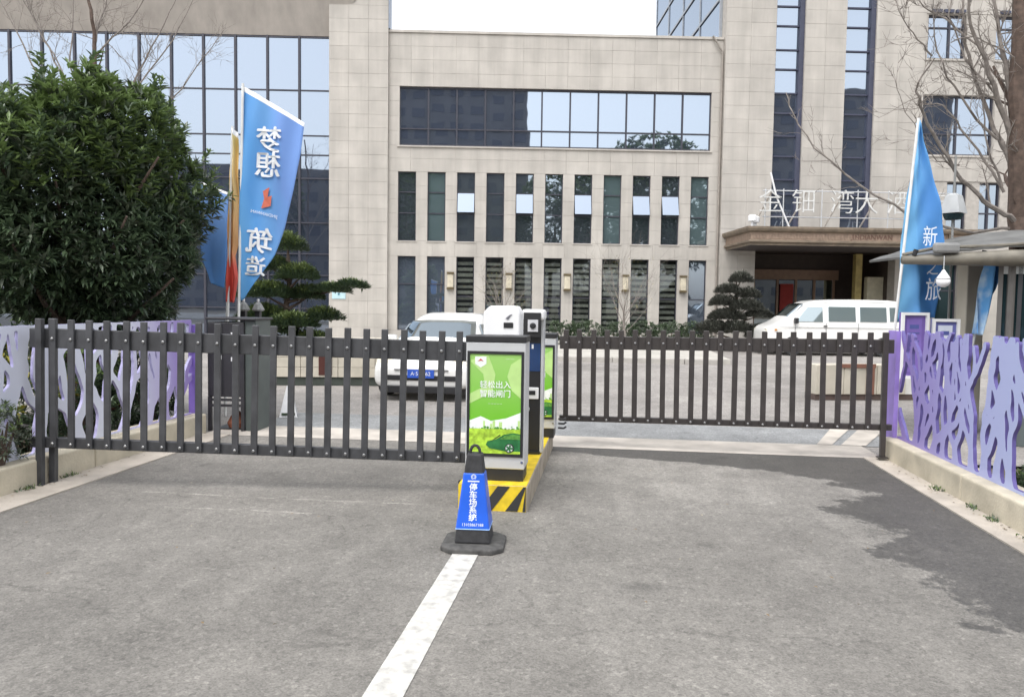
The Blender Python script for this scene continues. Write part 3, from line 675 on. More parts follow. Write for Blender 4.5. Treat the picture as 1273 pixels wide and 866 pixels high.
# plaque on the pier
pq = thing('wall_plaque', 'small pale blue plaque fixed on the stone pier', 'plaque', fac(-7.28, -.16, 1.72), FA)
MB().box(-.28, .28, -.02, 0, 0, .36).build('plate', M('pale_blue_plate', (.45, .62, .66), .4), pq, bevel=.004)
MB().prism([(-.06, .2), (.0, .26), (.07, .2), (.0, .14)], -.024, -.0205).build('emblem', M('plaque_ink', (.12, .3, .4), .5), pq)

# --- tower to the right
rb = thing('hotel_tower', 'tall beige stone tower with two vertical window strips and canopy entrance', 'building', P0, FA)
HT = 22
strips = [(10.80, 12.02), (13.75, 15.02)]
rw = [(17.20, 18.80, 12.1, 13.9), (20.1, 21.7, 12.1, 13.9), (17.1, 20.15, 8.13, 10.59), (18.3, 19.15, 5.0, 7.0), (19.7, 20.6, 5.0, 7.0)]
ent = (10.2, 16.2, 0, 4.05); sdoor = (18.0, 18.95, 0, 3.6)
YF = -.25
wall_cut('wall', rb, 8.70, 26, 0, HT, YF+.03, YF+.6, [(a, b, 4.9, HT-1) for a, b in strips]+rw+[ent, sdoor], JOINT)
for a, b, n in ((8.70, 10.80, 2), (12.02, 13.75, 2), (15.02, 17.10, 2)): panels(rb, a, b, 4.9, 15.1, YF, n, 18)
panels(rb, 8.70, 10.2, 0, 4.9, YF, 2, 9)
panels(rb, 10.2, 16.2, 4.05, 4.9, YF, 6, 1)
panels(rb, 16.2, 18.0, 0, 4.97, YF, 2, 7); panels(rb, 18.95, 26, 0, 4.97, YF, 7, 7); panels(rb, 18.0, 18.95, 3.6, 4.97, YF, 1, 2)
sdo = MB(); sdo.box(18.0, 18.06, YF+.2, YF+.3, 0, 3.6); sdo.box(18.89, 18.95, YF+.2, YF+.3, 0, 3.6); sdo.box(18.06, 18.89, YF+.205, YF+.295, 2.4, 2.47)
sdo = sdo.build('door', FRAME, rb); quadpane('pane', BOOTHGL, sdo, 18.06, 18.89, .02, 2.4, YF+.24); quadpane('pane', BOOTHGL, sdo, 18.06, 18.89, 2.47, 3.58, YF+.24)
panels(rb, 17.10, 26, 7.03, 8.10, YF, 9, 2); panels(rb, 20.17, 26, 8.10, 10.6, YF, 6, 4)
panels(rb, 17.10, 26, 10.61, 12.08, YF, 9, 3); panels(rb, 18.82, 20.08, 12.08, 13.92, YF, 1, 3); panels(rb, 21.72, 26, 12.08, 13.92, YF, 4, 3)
panels(rb, 17.10, 26, 13.94, 15.1, YF, 9, 2)
STEEL = M('dark_reveal', (.05, .055, .09), .5)
for a, b in strips:
    mb = MB(); mb.box(a, a+.06, YF+.16, YF+.34, 4.9, HT-1); mb.box(b-.20, b, YF+.10, YF+.34, 4.9, HT-1)
    zl = [4.92, 5.5, 6.4, 7.0, 7.97, 8.82, 9.76, 10.58, 11.57, 12.37, 13.35, 14.15, 15.1, 16, 17, 18, 19, 20, 21]
    for z in zl: mb.box(a+.06, b-.2, YF+.18, YF+.32, z-.03, z+.03)
    o = mb.build('window', STEEL, rb)
    for c, d in zip(zl[:-1], zl[1:]): quadpane('pane', GL, o, a+.06, b-.2, c+.03, d-.03, YF+.25, jit(.003))
for k, (a, b, c, d) in enumerate(rw):
    mb = MB(); y0, y1 = YF+.12, YF+.24
    mb.box(a, a+.06, y0, y1, c, d); mb.box(b-.06, b, y0, y1, c, d); mb.box(a+.06, b-.06, y0+.005, y1-.005, c, c+.06); mb.box(a+.06, b-.06, y0+.005, y1-.005, d-.07, d)
    nn = 2 if k != 2 else 2; cuts = [a+.06]+[a+(b-a)*(.6 if k < 2 else .5) for _ in (1,)]+[b-.06]
    mb.box(cuts[1]-.04, cuts[1]+.04, y0+.002, y1-.002, c+.06, d-.07)
    tz = c+(d-c)*(.72 if k < 2 else .36); mb.box(a+.06, b-.06, y0+.008, y1-.008, tz-.03, tz+.03)
    o = mb.build('window', FRAME, rb)
    for e, f in zip(cuts[:-1], cuts[1:]):
        for g, h in ((c+.06, tz-.03), (tz+.03, d-.07)): quadpane('pane', GL, o, e+.02, f-.02, g, h, YF+.19, jit(.003))
    MB().box(a-.08, b+.08, YF-.05, YF-.004, c-.09, c-.01).build('sill', STONE, o)
    if k < 2:
        hd = MB()
        for q in range(3): hd.box(a+.1+q*.5, a+.5+q*.5, YF-.12, YF-.004, d+.05, d+.18)
        hd.build('vent_hood', STEEL, o)
box('core', MATS['dark_interior'], (8.75, 26, 3.4, 14, 0, HT-.5), rb)
# glazed flank of the tower that rises over the middle block
mb = MB()
for z in np.arange(12.9, HT, 1.7): mb.box(8.58, 8.70, .4, 13.6, z-.05, z+.05)
for y in np.arange(.4, 13.8, 3.3): mb.box(8.585, 8.695, y-.05, y+.05, 12.9, HT)
o = mb.build('window', M('pale_mullion', (.30, .32, .35), .4), rb)
MB().box(8.63, 8.66, .4, 13.6, 12.9, HT).build('pane', GL, o)
# entrance recess
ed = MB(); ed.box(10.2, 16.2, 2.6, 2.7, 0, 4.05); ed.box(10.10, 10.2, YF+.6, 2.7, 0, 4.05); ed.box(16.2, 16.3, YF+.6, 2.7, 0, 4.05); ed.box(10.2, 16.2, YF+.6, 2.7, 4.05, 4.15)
ed.build('entrance_recess', M('recess_shade_brown', (.05, .035, .028), .7), rb)  # near-black brown: the shade of the deep recess is put into its colour
GOLD = M('gold_stone', (.42, .33, .12), .5, var=.2, scale=5)
for s in (10.35, 15.2): MB().box(s-.14, s+.14, .9, 1.2, 0, 4.0).build('column', GOLD, rb)
MB().box(15.5, 16.2, .7, 1.0, 0, 3.0).build('side_panel', M('cream_stone', (.5, .46, .34), .6), rb)
dr = MB()
for s in (11.1, 12.2, 13.05, 13.9, 14.8): dr.box(s-.05, s+.05, 2.45, 2.56, 0, 2.9)
dr.box(10.6, 15, 2.44, 2.55, 2.9, 3.35)
d_ = dr.build('door', M('door_frame', (.24, .15, .10), .5), rb)
for a, b in ((11.15, 12.15), (12.25, 13.0), (13.1, 13.85), (13.95, 14.75)): quadpane('pane', CARGL, d_, a, b, .05, 2.88, 2.52)
MB().box(12.3, 12.9, 2.38, 2.43, .2, 2.7).build('red_curtain', M('red_cloth', (.28, .03, .025), .8), d_)
# canopy
CBR = M('canopy_bronze', (.185, .145, .105), .6, var=.25, scale=4); CBR2 = M('canopy_brick', (.27, .195, .145), .7, var=.2, scale=7)
cn = MB(); cz = [(-3.45, 4.0), (-3.55, 4.16), (-3.42, 4.2), (-3.42, 4.47), (-3.62, 4.52), (-3.68, 4.66)]
L0, L1 = 8.95, 17.6
def ring(o, z): return [(L0+.0-o, YF, z), (L0-o, -3.4-o, z), (L1+o, -3.4-o, z), (L1+o, YF, z)]
lay = [(.0, 3.98), (.0, 4.06), (.10, 4.10), (.10, 4.16), (.02, 4.19), (.02, 4.46), (.14, 4.52), (.18, 4.60), (.18, 4.68)]
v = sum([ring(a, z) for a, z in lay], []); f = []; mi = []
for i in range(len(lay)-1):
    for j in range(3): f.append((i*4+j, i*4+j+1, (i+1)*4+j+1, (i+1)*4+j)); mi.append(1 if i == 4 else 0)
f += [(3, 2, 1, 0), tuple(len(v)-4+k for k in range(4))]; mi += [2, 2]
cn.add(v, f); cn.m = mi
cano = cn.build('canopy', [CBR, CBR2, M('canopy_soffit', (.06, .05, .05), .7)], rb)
for w_, s_ in (('JINDIANWAN', 13.6), ('HOTEL', 15.35)):
    vv, ff = text2d(w_, .26, .01); MB().add([(s_+a, -3.43-c, 4.325+b) for a, b, c in vv], ff).build('word', M('red_brown_letters', (.16, .09, .065), .6), cano)
MB().box(16.55, 16.62, -3.5, -3.42, 4.1, 4.68).build('joint_strip', CBR, cano)
pl = MB()
for k in range(34):      # small moulded blocks along the frieze
    x = 9.05+k*.12
    pl.box(x, x+.06, -3.435, -3.421, 4.24, 4.42)
pl.build('relief', CBR2, cano)
# roof sign standing on the canopy
sg = thing('roof_sign', 'white Chinese characters 金钿湾大酒店 on a thin frame above the canopy', 'sign', fac(0, -3.0, 4.68), FA)
for ch, s in zip('金钿湾大酒店', (9.75, 11.05, 12.55, 13.50, 14.75, 16.1)):
    vv, ff = text2d(ch, .98, .03, -.012); MB().add([(s+a, -.1-c, .95+b) for a, b, c in vv], ff).build('letter', M('letter_white', (.60, .60, .58), .5), sg)
for z in (.42, 1.42): MB().tube([(9.5, 0, z), (17, 0, z)], .022, 6).build('rail', SILVER, sg)
for s in (9.6, 10.3, 11.8, 13.2, 14.4, 15.7): MB().tube([(s, 0, 0), (s, 0, 1.5)], .022, 6).build('post', SILVER, sg)
for s in (9.4, 10.75, 12.2, 13.6): MB().tube([(s-.2, .3, 0), (s+.45, 0, 1.4)], .03, 6).build('brace', M('brace_grey', (.4, .36, .32), .5), sg)
MB().tube([(9.75, -.05, 2.1), (10.0, -.05, 1.2), (10.55, -.05, 0)], .035, 6).build('stay', WHITE, sg)
for k, s in enumerate((9.05, 9.3)):
    tag(MB().lathe(fac(s, -3.2+.4*k, 4.68), [(.05, 0), (.05, .2), (.16, .22), (.17, .4), (.1, .46)], 10).build('floodlight', WHITE), ('small white floodlight nearest the outer corner of the canopy', 'small white floodlight behind the corner one on the canopy')[k], 'floodlight', 'floodlights on the canopy')
# drainpipe
tag(MB().tube([fac(8.62, -.1, 0), fac(8.62, -.1, 12.2), fac(8.2, -.1, 12.86)], .04, 8).build('drainpipe', M('pipe_grey', (.28, .25, .22), .6)), 'thin grey drainpipe in the corner between block and tower', 'drainpipe')

# ------------------------------------------------------------------ leaves
def leaf_object(name, P, D, L, Wd, mi, mats, parent, fold=.25):
    P, D = np.asarray(P, float), np.asarray(D, float); n = len(P); D /= np.linalg.norm(D, axis=1)[:, None]
    ref = np.tile((0, 0, 1.), (n, 1)); ref[np.abs(D[:, 2]) > .95] = (1, 0, 0)
    s = np.cross(D, ref); s /= np.linalg.norm(s, axis=1)[:, None]; u = np.cross(s, D)
    L = np.broadcast_to(L, n)[:, None]; W_ = np.broadcast_to(Wd, n)[:, None]
    mid = P+D*L*.5
    V = np.empty((n, 4, 3)); V[:, 0] = P; V[:, 1] = mid+s*W_+u*W_*fold*2; V[:, 2] = P+D*L-u*L*.08; V[:, 3] = mid-s*W_+u*W_*fold*2
    me = bpy.data.meshes.new(name); me.vertices.add(n*4); me.vertices.foreach_set('co', V.ravel())
    b = np.arange(n)*4; tri = np.stack([b, b+1, b+2, b, b+2, b+3], 1).ravel()
    me.loops.add(n*6); me.loops.foreach_set('vertex_index', tri); me.polygons.add(n*2)
    me.polygons.foreach_set('loop_start', np.arange(n*2)*3)
    me.polygons.foreach_set('material_index', np.repeat(mi, 2).astype(np.int32))
    for q in mats: me.materials.append(q)
    me.update(calc_edges=True); me.validate()
    o = bpy.data.objects.new(name, me); COL.objects.link(o); o.parent = parent; return o
def rosettes(C, N, k, L, w, spread, r):
    """whorls of leaves at points C facing N"""
    C, N = np.repeat(C, k, 0), np.repeat(N, k, 0); n = len(C)
    rand = r.normal(size=(n, 3)); rand -= N*np.sum(rand*N, 1)[:, None]; rand /= np.linalg.norm(rand, axis=1)[:, None]
    D = N*r.uniform(.25, 1.0, n)[:, None]+rand*spread
    return C-N*r.uniform(0, .06, n)[:, None], D, L*r.uniform(.7, 1.25, n), w*r.uniform(.8, 1.2, n)
def lumpy(u, r, k=9, amp=.22):
    """lump factor for unit directions u"""
    out = np.zeros(len(u))
    for _ in range(k):
        d = r.normal(size=3); d /= np.linalg.norm(d); out = np.maximum(out, np.exp(-((1-u@d)/.10))*r.uniform(.5, 1))
    return 1-amp+amp*1.4*out
def crown(name, parent, center, rad, n, k, L, w, mats, seed, inner=.45, zmin=None, young_top=True, boxy=2., shoots=0):
    r = np.random.default_rng(seed); u = r.normal(size=(n, 3)); u /= np.linalg.norm(u, axis=1)[:, None]
    rl = np.random.default_rng(seed+1); lf = lumpy(u, rl, 26, .24 if not shoots else .33)
    rr = lf*(1-inner*r.random(n)**2.2)/np.sum(np.abs(u)**boxy, 1)**(1/boxy); C = u*rr[:, None]*np.array(rad)+np.array(center)
    if zmin is not None: C, u, rr, lf = C[C[:, 2] > zmin], u[C[:, 2] > zmin], rr[C[:, 2] > zmin], lf[C[:, 2] > zmin]
    N = u/np.array(rad); N /= np.linalg.norm(N, axis=1)[:, None]; N = N+r.normal(size=N.shape)*.35+np.array((0, 0, .75)); N /= np.linalg.norm(N, axis=1)[:, None]
    P, D, LL, WW_ = rosettes(C, N, k, L, w, .75, r)
    if shoots:      # long new shoots standing out of the outline
        us = r.normal(size=(shoots, 3)); us[:, 2] = np.abs(us[:, 2])*1.1+.1; us /= np.linalg.norm(us, axis=1)[:, None]
        fs = lumpy(us, np.random.default_rng(seed+1), 26, .33)/np.sum(np.abs(us)**boxy, 1)**(1/boxy)
        dirs = us*.6+np.array((0, 0, .8))+r.normal(size=us.shape)*.2; dirs /= np.linalg.norm(dirs, axis=1)[:, None]; ln = r.uniform(.12, .38, shoots)
        for q in np.linspace(0, 1, 5):
            cc = us*(fs*.97)[:, None]*np.array(rad)+np.array(center)+dirs*(ln*q)[:, None]
            p2, d2, l2, w2 = rosettes(cc, dirs, 6, L*(1.05-.3*q), w, .75, r)
            P = np.vstack([P, p2]); D = np.vstack([D, d2]); LL = np.concatenate([LL, l2]); WW_ = np.concatenate([WW_, w2])
        m_ = shoots*5*6; rr = np.concatenate([rr, np.full(shoots*5*6//k+1, .95)]) if False else rr
    outer = np.repeat(rr/lf, k); hgt = np.repeat(u[:, 2], k); q = r.random(len(C)*k)
    cl = np.repeat(r.random(len(C)), k)
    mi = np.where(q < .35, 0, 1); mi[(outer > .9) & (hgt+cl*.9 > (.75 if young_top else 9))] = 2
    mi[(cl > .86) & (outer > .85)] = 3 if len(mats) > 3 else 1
    if shoots: mi = np.concatenate([mi, np.where(r.random(len(P)-len(mi)) < .45, 2, 1)])
    return leaf_object(name, P, D, LL, WW_, mi, mats, parent)
te = thing('evergreen_tree', 'large dense dark evergreen tree rising behind the cutout fence', 'tree', (-6.47, 8.75, 0))
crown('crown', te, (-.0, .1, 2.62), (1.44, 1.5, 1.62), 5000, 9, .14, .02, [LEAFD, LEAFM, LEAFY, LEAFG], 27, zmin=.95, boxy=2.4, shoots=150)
mb = MB(); mb.tube([(0, 0, -.05), (.03, .02, .6), (-.05, .05, 1.3), (0, .1, 2.2)], [.14, .11, .10, .06], 10)
for k in range(16):
    a = k*2.4; h = .9+.09*k; e = Vector((cos(a)*1.3, sin(a)*1.1, h+.9+.3*random.random())); mb.tube([(0, .05, h), e*.5+Vector((0, 0, h*.4)), e], [.045, .03, .012], 6)
mb.build('trunk', BARK, te)
# shrubs behind the left fence and weeds in front of it
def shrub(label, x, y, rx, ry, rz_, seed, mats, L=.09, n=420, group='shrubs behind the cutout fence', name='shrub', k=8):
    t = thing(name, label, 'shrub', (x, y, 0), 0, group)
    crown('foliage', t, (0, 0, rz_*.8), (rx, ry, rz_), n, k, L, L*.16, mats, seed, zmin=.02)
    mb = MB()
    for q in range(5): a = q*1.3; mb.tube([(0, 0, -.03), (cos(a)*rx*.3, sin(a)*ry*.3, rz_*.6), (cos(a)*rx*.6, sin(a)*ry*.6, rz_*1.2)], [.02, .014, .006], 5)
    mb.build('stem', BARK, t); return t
G3 = [LEAFD, LEAFM, LEAFY]
LEAFB = M('leaf_yellow', (.30, .27, .03), .5, var=.3, scale=12); LEAFR = M('leaf_maroon', (.10, .02, .03), .5, var=.3, scale=12)
shrub('dark green shrub behind the nearest end of the lavender fence', -5.75, 5.9, .55, .6, .7, 31, G3)
shrub('dark shrub with yellow tipped leaves behind the lavender fence', -5.75, 7.0, .5, .6, .65, 32, [LEAFD, LEAFM, LEAFB])
shrub('dark shrub with maroon leaves behind the lavender fence', -5.7, 7.9, .5, .5, .6, 33, [LEAFD, LEAFM, LEAFY, LEAFR])
shrub('dark green shrub by the purple end post of the fence', -5.5, 8.75, .42, .5, .72, 34, G3)
shrub('low dark shrub under the evergreen tree near the frame edge', -6.6, 6.6, .7, .8, .75, 36, G3)
shrub('low dark shrub under the evergreen tree towards the cabinet', -6.7, 9.8, .9, .9, .8, 37, G3)
shrub('tall shrub added as dark backdrop in the second row behind the lavender fence near its open end', -7.6, 6.4, .8, .9, .9, 38, G3, .11, 520)  # second-row shrubs are added to darken the view through the fence holes
shrub('tall shrub added as dark backdrop in the second row behind the lavender fence at its middle', -7.5, 8.0, .8, .9, .95, 39, G3, .11, 520)
shrub('tall shrub added as dark backdrop in the second row close to the lavender fence purple post', -7.2, 9.4, .8, .8, .95, 40, G3, .11, 520)
shrub('pale grey green weed growing through fence on the kerb wall', -4.90, 5.72, .12, .32, .30, 35, [LEAFG, LEAFG, LEAFY], .05, 110, None, 'weed').location.z = .23
wr = np.random.default_rng(4)
def tuft(label, x, y, n, h, group='weeds at the foot of the kerb walls'):
    P = np.column_stack([x+wr.normal(0, .02, n), y+wr.normal(0, .05, n), np.full(n, .004)]); D = np.column_stack([wr.normal(0, .5, n), wr.normal(0, .5, n), np.full(n, .8)])
    o = leaf_object('weed', P, D, h*wr.uniform(.5, 1.2, n), .007, wr.integers(0, 3, n), [LEAFM, LEAFY, LEAFG], None); tag(o, label, 'weed', group)
for k, (x, y) in enumerate(((2.93, 6.25), (2.935, 6.6), (2.93, 7.25), (2.935, 5.75), (-4.77, 6.35), (-4.765, 5.85))):
    tuft(('small weed tuft at the kerb wall foot nearest the viewer', 'small weed tuft at the kerb wall beneath the pale blue fence', 'tiny weed tuft at the kerb wall nearer the brown gate', 'small weed tuft at kerb wall near the frame edge', 'small weed tuft behind the longer gate post', 'small weed tuft in front of the longer gate post')[k], x, y, 34, .05)
shrub('small green plant in the hole of the pale blue fence', 3.42, 6.7, .2, .2, .22, 51, G3, .07, 120, None, 'plant')

lr = np.random.default_rng(8); nl_ = 170
lx = np.concatenate([lr.normal(2.90, .035, 70), lr.normal(-4.73, .05, 50), lr.uniform(-4.2, 2.6, 50)]); ly = np.concatenate([lr.uniform(3.5, 8.5, 70), lr.uniform(4.8, 8.5, 50), lr.uniform(3.2, 8.5, 50)])
struct(leaf_object('leaf_litter', np.column_stack([lx, ly, np.full(nl_, .016)]), np.column_stack([lr.normal(size=nl_), lr.normal(size=nl_), np.full(nl_, .06)]), lr.uniform(.015, .04, nl_), .007, lr.integers(0, 3, nl_),
       [M('dry_leaf', (.20, .13, .06), .8), M('dry_leaf_pale', (.38, .32, .22), .8), M('dry_leaf_dark', (.08, .055, .035), .8)], None, .05), 'stuff')
# cloud pruned pines
def pads(label, loc, H, spec, mats, seed, nl, L, group):
    t = thing('pruned_pine', label, 'tree', loc, 0, group); r = np.random.default_rng(seed); mb = MB()
    tr = [Vector((0, 0, -.03)), Vector((.08, 0, H*.25)), Vector((-.07, .05, H*.5)), Vector((.06, 0, H*.75)), Vector((0, 0, H*.95))]
    mb.tube(tr, [.11, .09, .07, .05, .02], 8)
    Ps, Ds, Ms = [], [], []
    for x, y, z, rx, rz_ in spec:
        mb.tube([(0, 0, z-.3), (x*.5, y*.5, z-.18), (x, y, z-.05)], [.04, .03, .012], 6)
        n = int(nl*rx*rx*20); a = r.uniform(0, 2*pi, n); q = np.sqrt(r.random(n)); lump = .98+.2*np.sin(a*3+x*9)+.1*np.sin(a*7)
        px, py = x+cos(0)*rx*q*np.cos(a)*lump, y+rx*.8*q*np.sin(a)*lump
        pz = z-.06+rz_*1.5*np.sqrt(np.maximum(0, 1-q*q))*r.uniform(.1, 1.1, n)-.03
        Ps.append(np.column_stack([px, py, pz])); d = np.column_stack([np.cos(a)*q*.9, np.sin(a)*q*.9, np.full(n, .75)])+r.normal(size=(n, 3))*.4; Ds.append(d)
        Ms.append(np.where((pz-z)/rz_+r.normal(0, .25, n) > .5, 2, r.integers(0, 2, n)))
    Ps, Ds, Ms = np.vstack(Ps), np.vstack(Ds), np.concatenate(Ms)
    leaf_object('crown', Ps, Ds, L*r.uniform(.7, 1.3, len(Ps)), L*.13, Ms, mats, t); mb.build('trunk', BARK, t); return t
pl_ = at(358, 420, 17.5); pl_.z = 0
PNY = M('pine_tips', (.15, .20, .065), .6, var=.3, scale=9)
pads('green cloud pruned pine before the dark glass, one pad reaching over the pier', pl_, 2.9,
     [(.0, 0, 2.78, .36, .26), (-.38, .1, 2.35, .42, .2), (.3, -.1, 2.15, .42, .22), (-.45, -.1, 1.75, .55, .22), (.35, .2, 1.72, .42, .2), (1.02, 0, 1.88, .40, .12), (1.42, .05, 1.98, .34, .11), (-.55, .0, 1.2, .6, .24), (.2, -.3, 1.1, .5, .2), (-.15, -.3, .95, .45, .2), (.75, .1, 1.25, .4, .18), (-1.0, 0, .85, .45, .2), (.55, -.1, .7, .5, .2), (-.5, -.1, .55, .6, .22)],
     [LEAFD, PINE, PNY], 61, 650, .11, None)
pr_ = at(913, 420, 28.5); pr_.z = .12
PNG2 = M('pine_tips_grey', (.13, .135, .11), .7, var=.3, scale=9)
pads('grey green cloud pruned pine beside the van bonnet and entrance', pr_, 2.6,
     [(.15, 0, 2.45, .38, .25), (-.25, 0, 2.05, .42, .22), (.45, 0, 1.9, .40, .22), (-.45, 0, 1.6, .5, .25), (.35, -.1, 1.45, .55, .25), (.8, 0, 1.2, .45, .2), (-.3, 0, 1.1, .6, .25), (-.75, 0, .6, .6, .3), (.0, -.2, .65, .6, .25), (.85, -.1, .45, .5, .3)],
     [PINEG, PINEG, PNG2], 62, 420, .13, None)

# clipped hedge bushes along the building
hp = [(700, .55), (728, .62), (770, .6), (800, .5), (832, .62), (862, .55)]
hl = ('clipped round bush nearest the camera column', 'clipped round bush second from the camera column', 'clipped round bush under the bare sapling', 'smaller clipped bush just past the bare sapling', 'clipped round bush before the last blind window', 'clipped round bush nearest the grey pruned pine')
for k, (x, r_) in enumerate(hp):
    p = at(x, 433, 29); shrub(hl[k], p.x, p.y, r_*1.3, r_, .52, 70+k, [LEAFD, LEAFM, LEAFM], .09, 420, 'clipped bushes along the office block').location.z = .12
for k, x in enumerate((618, 580, 545)):
    p = at(x, 433, 29.5); shrub(('clipped bush hidden behind the white machine cabinet', 'clipped bush behind the parked car roof', 'clipped bush behind the middle of the parked car', 'clipped bush before the first ground floor window', 'clipped bush before the stone pier')[k], p.x, p.y, .75, .5, .5, 80+k, [LEAFD, LEAFM, LEAFM], .09, 300, 'clipped bushes along the office block').location.z = .12

# ------------------------------------------------------------------ bare trees
def twig(mb, p, d, L, r, depth, R, upb=.25, n=5):
    pts = [p.copy()]; rad = [r]; q = p.copy(); d = d.normalized(); seg = 4
    for i in range(seg):
        d = (d+Vector((R.gauss(0, .12), R.gauss(0, .12), R.gauss(0, .12)+upb*.15))).normalized(); q = q+d*(L/seg); pts.append(q.copy()); rad.append(r*(1-.6*(i+1)/seg))
    mb.tube(pts, rad, n if r > .008 else 4)
    if depth > 0:
        for k in range(R.randint(2, 4)):
            i = R.randint(1, seg); dd = (d+Vector((R.gauss(0, .6), R.gauss(0, .45), R.gauss(.1, .5)))).normalized()
            twig(mb, pts[i], dd, L*R.uniform(.45, .75), max(.0035, rad[i]*.62), depth-1, R, upb)
def limb(mb, pts, r0_, r1_, R, ntw, tl_, n=7, depth=1):
    pts = [Vector(p) for p in pts]; k = len(pts); fine = []
    for i in range(k-1):
        for s in range(3): 
            a = s/3; fine.append(pts[i].lerp(pts[i+1], a)+Vector((R.gauss(0, .012), R.gauss(0, .02), R.gauss(0, .012))))
    fine.append(pts[-1]); rr = [r0_+(r1_-r0_)*i/(len(fine)-1) for i in range(len(fine))]; mb.tube(fine, rr, n)
    for _ in range(ntw):
        i = R.randint(1, len(fine)-2); t_ = (fine[i+1]-fine[i]).normalized(); d = (t_*.8+Vector((R.gauss(0, .6), R.gauss(0, .5), R.gauss(.15, .55)))).normalized()
        twig(mb, fine[i], d, tl_*R.uniform(.5, 1.2), max(.004, rr[i]*.45), depth, R)
R = random.Random(12)
bt = thing('bare_tree', 'big leafless brown tree with long spreading limbs beside the guard booth', 'tree', (0, 0, 0))
b0 = at(1259, 440, 11); base = Vector((b0.x, b0.y, -.03)); bt.location = base
A = lambda pts, d0=11, dv=0: [at(x, y, d0+dv*i)-base for i, (x, y) in enumerate(pts)]
mb = MB(); limb(mb, [Vector((0, 0, 0)), Vector((0, 0, .8))]+A([(1264, 350), (1266, 270), (1262, 180), (1264, 90), (1268, 0), (1270, -80)]), .14, .085, R, 8, .8, 10); mb.build('trunk', BARK, bt)
mb = MB()
for pts, r_, dv in ([(1262, 275), (1240, 262), (1215, 243), (1185, 212), (1160, 165), (1142, 128), (1141, 105), (1162, 72)], .05, -.1), ([(1258, 210), (1238, 160), (1215, 105), (1200, 55), (1196, 0), (1192, -50)], .045, .05), ([(1256, 170), (1235, 105), (1218, 60), (1204, 15), (1206, -50)], .055, -.08), ([(1258, 120), (1246, 60), (1236, 5), (1230, -60)], .05, .1), ([(1240, 175), (1205, 135), (1178, 95), (1162, 45), (1160, 0)], .026, -.1), ([(1160, 70), (1140, 50), (1124, 26), (1108, -8)], .018, -.05), ([(1230, 75), (1190, 35), (1150, 10), (1120, -10)], .022, .12), ([(1250, 240), (1225, 200), (1195, 160), (1172, 130), (1150, 128)], .028, .12), ([(1262, 150), (1268, 90), (1285, 30), (1300, -30)], .06, 0), ([(1262, 285), (1210, 290), (1130, 268), (1070, 230), (1012, 185), (985, 140), (977, 115)], .030, .12), ([(1245, 230), (1228, 180), (1222, 130), (1224, 80)], .022, -.1), ([(1190, 205), (1165, 200), (1145, 175), (1118, 120), (1112, 92)], .014, -.1), ([(1262, 60), (1290, 20), (1320, -20)], .04, 0), ([(1240, 120), (1200, 75), (1180, 20), (1185, -30)], .022, .1), ([(1262, 220), (1290, 170), (1320, 120)], .05, 0):
    limb(mb, A(pts, 11, dv), r_*.75, r_*.2, R, 9, .5, 6, 2)
mb.build('branches', BARKL, bt)
bt2 = thing('bare_tree', 'leafless tree fanning out above the evergreen before the glass wing', 'tree', (0, 0, 0))
b0 = at(117, 440, 21); base = Vector((b0.x, b0.y, -.03)); bt2.location = base
mb = MB(); limb(mb, [Vector((0, 0, 0))]+A([(117, 300), (117, 180), (118, 90), (117, 40), (110, 0), (104, -60)], 21), .085, .03, R, 5, .7, 8); mb.build('trunk', BARK, bt2)
mb = MB()
for pts, r_ in ([(118, 60), (122, 30), (131, 8), (140, -40)], .04), ([(118, 70), (140, 45), (160, 28), (178, 0), (190, -40)], .035), ([(117, 170), (95, 110), (86, 70), (90, 30), (90, -20)], .04), ([(117, 200), (85, 110), (60, 60), (38, 15), (20, -30)], .045), ([(100, 140), (72, 80), (50, 40), (28, 0)], .035), ([(117, 230), (60, 120), (28, 55), (5, 10), (-10, -20)], .04), ([(117, 200), (155, 120), (180, 75), (205, 30), (222, -10)], .045), ([(140, 150), (185, 90), (215, 50), (240, 0)], .035), ([(117, 240), (180, 160), (225, 110), (255, 70), (278, 38)], .035):
    limb(mb, A(pts, 21, .1), r_*.75, r_*.22, R, 12, .75, 6, 2)
mb.build('branches', BARKL, bt2)
for k, (x, d, h, lab) in enumerate(((775, 28.4, 3.3, 'thin bare sapling before the eighth ground floor window'), (622, 28.6, 3.0, 'thin bare sapling behind the white machine cabinet'))):
    b0 = at(x, 433, d); t = thing('sapling', lab, 'tree', (b0.x, b0.y, .1), 0, 'bare saplings before the office block'); mb = MB()
    mb.tube([(0, 0, 0), (.03, 0, .5), (-.02, 0, 1.0), (0, 0, 1.5)], [.05, .045, .035, .025], 6); mb.build('trunk', BARKL, t); mb = MB()
    for q in range(12):
        a = q*2.4; twig(mb, Vector((0, 0, .5+.08*q)), Vector((cos(a)*.75, sin(a)*.5, 1.2)), h*.55*R.uniform(.7, 1.1), .014, 2, R)
    mb.build('branches', BARKL, t)
    n = 260; rr = np.random.default_rng(90+k); P = np.column_stack([rr.normal(0, .55, n), rr.normal(0, .4, n), rr.uniform(1.3, h, n)])
    leaf_object('leaves', P, rr.normal(size=(n, 3)), .07, .014, rr.integers(0, 2, n), [M('leaf_olive', (.22, .19, .05), .6), LEAFG], t)['kind'] = 'stuff'

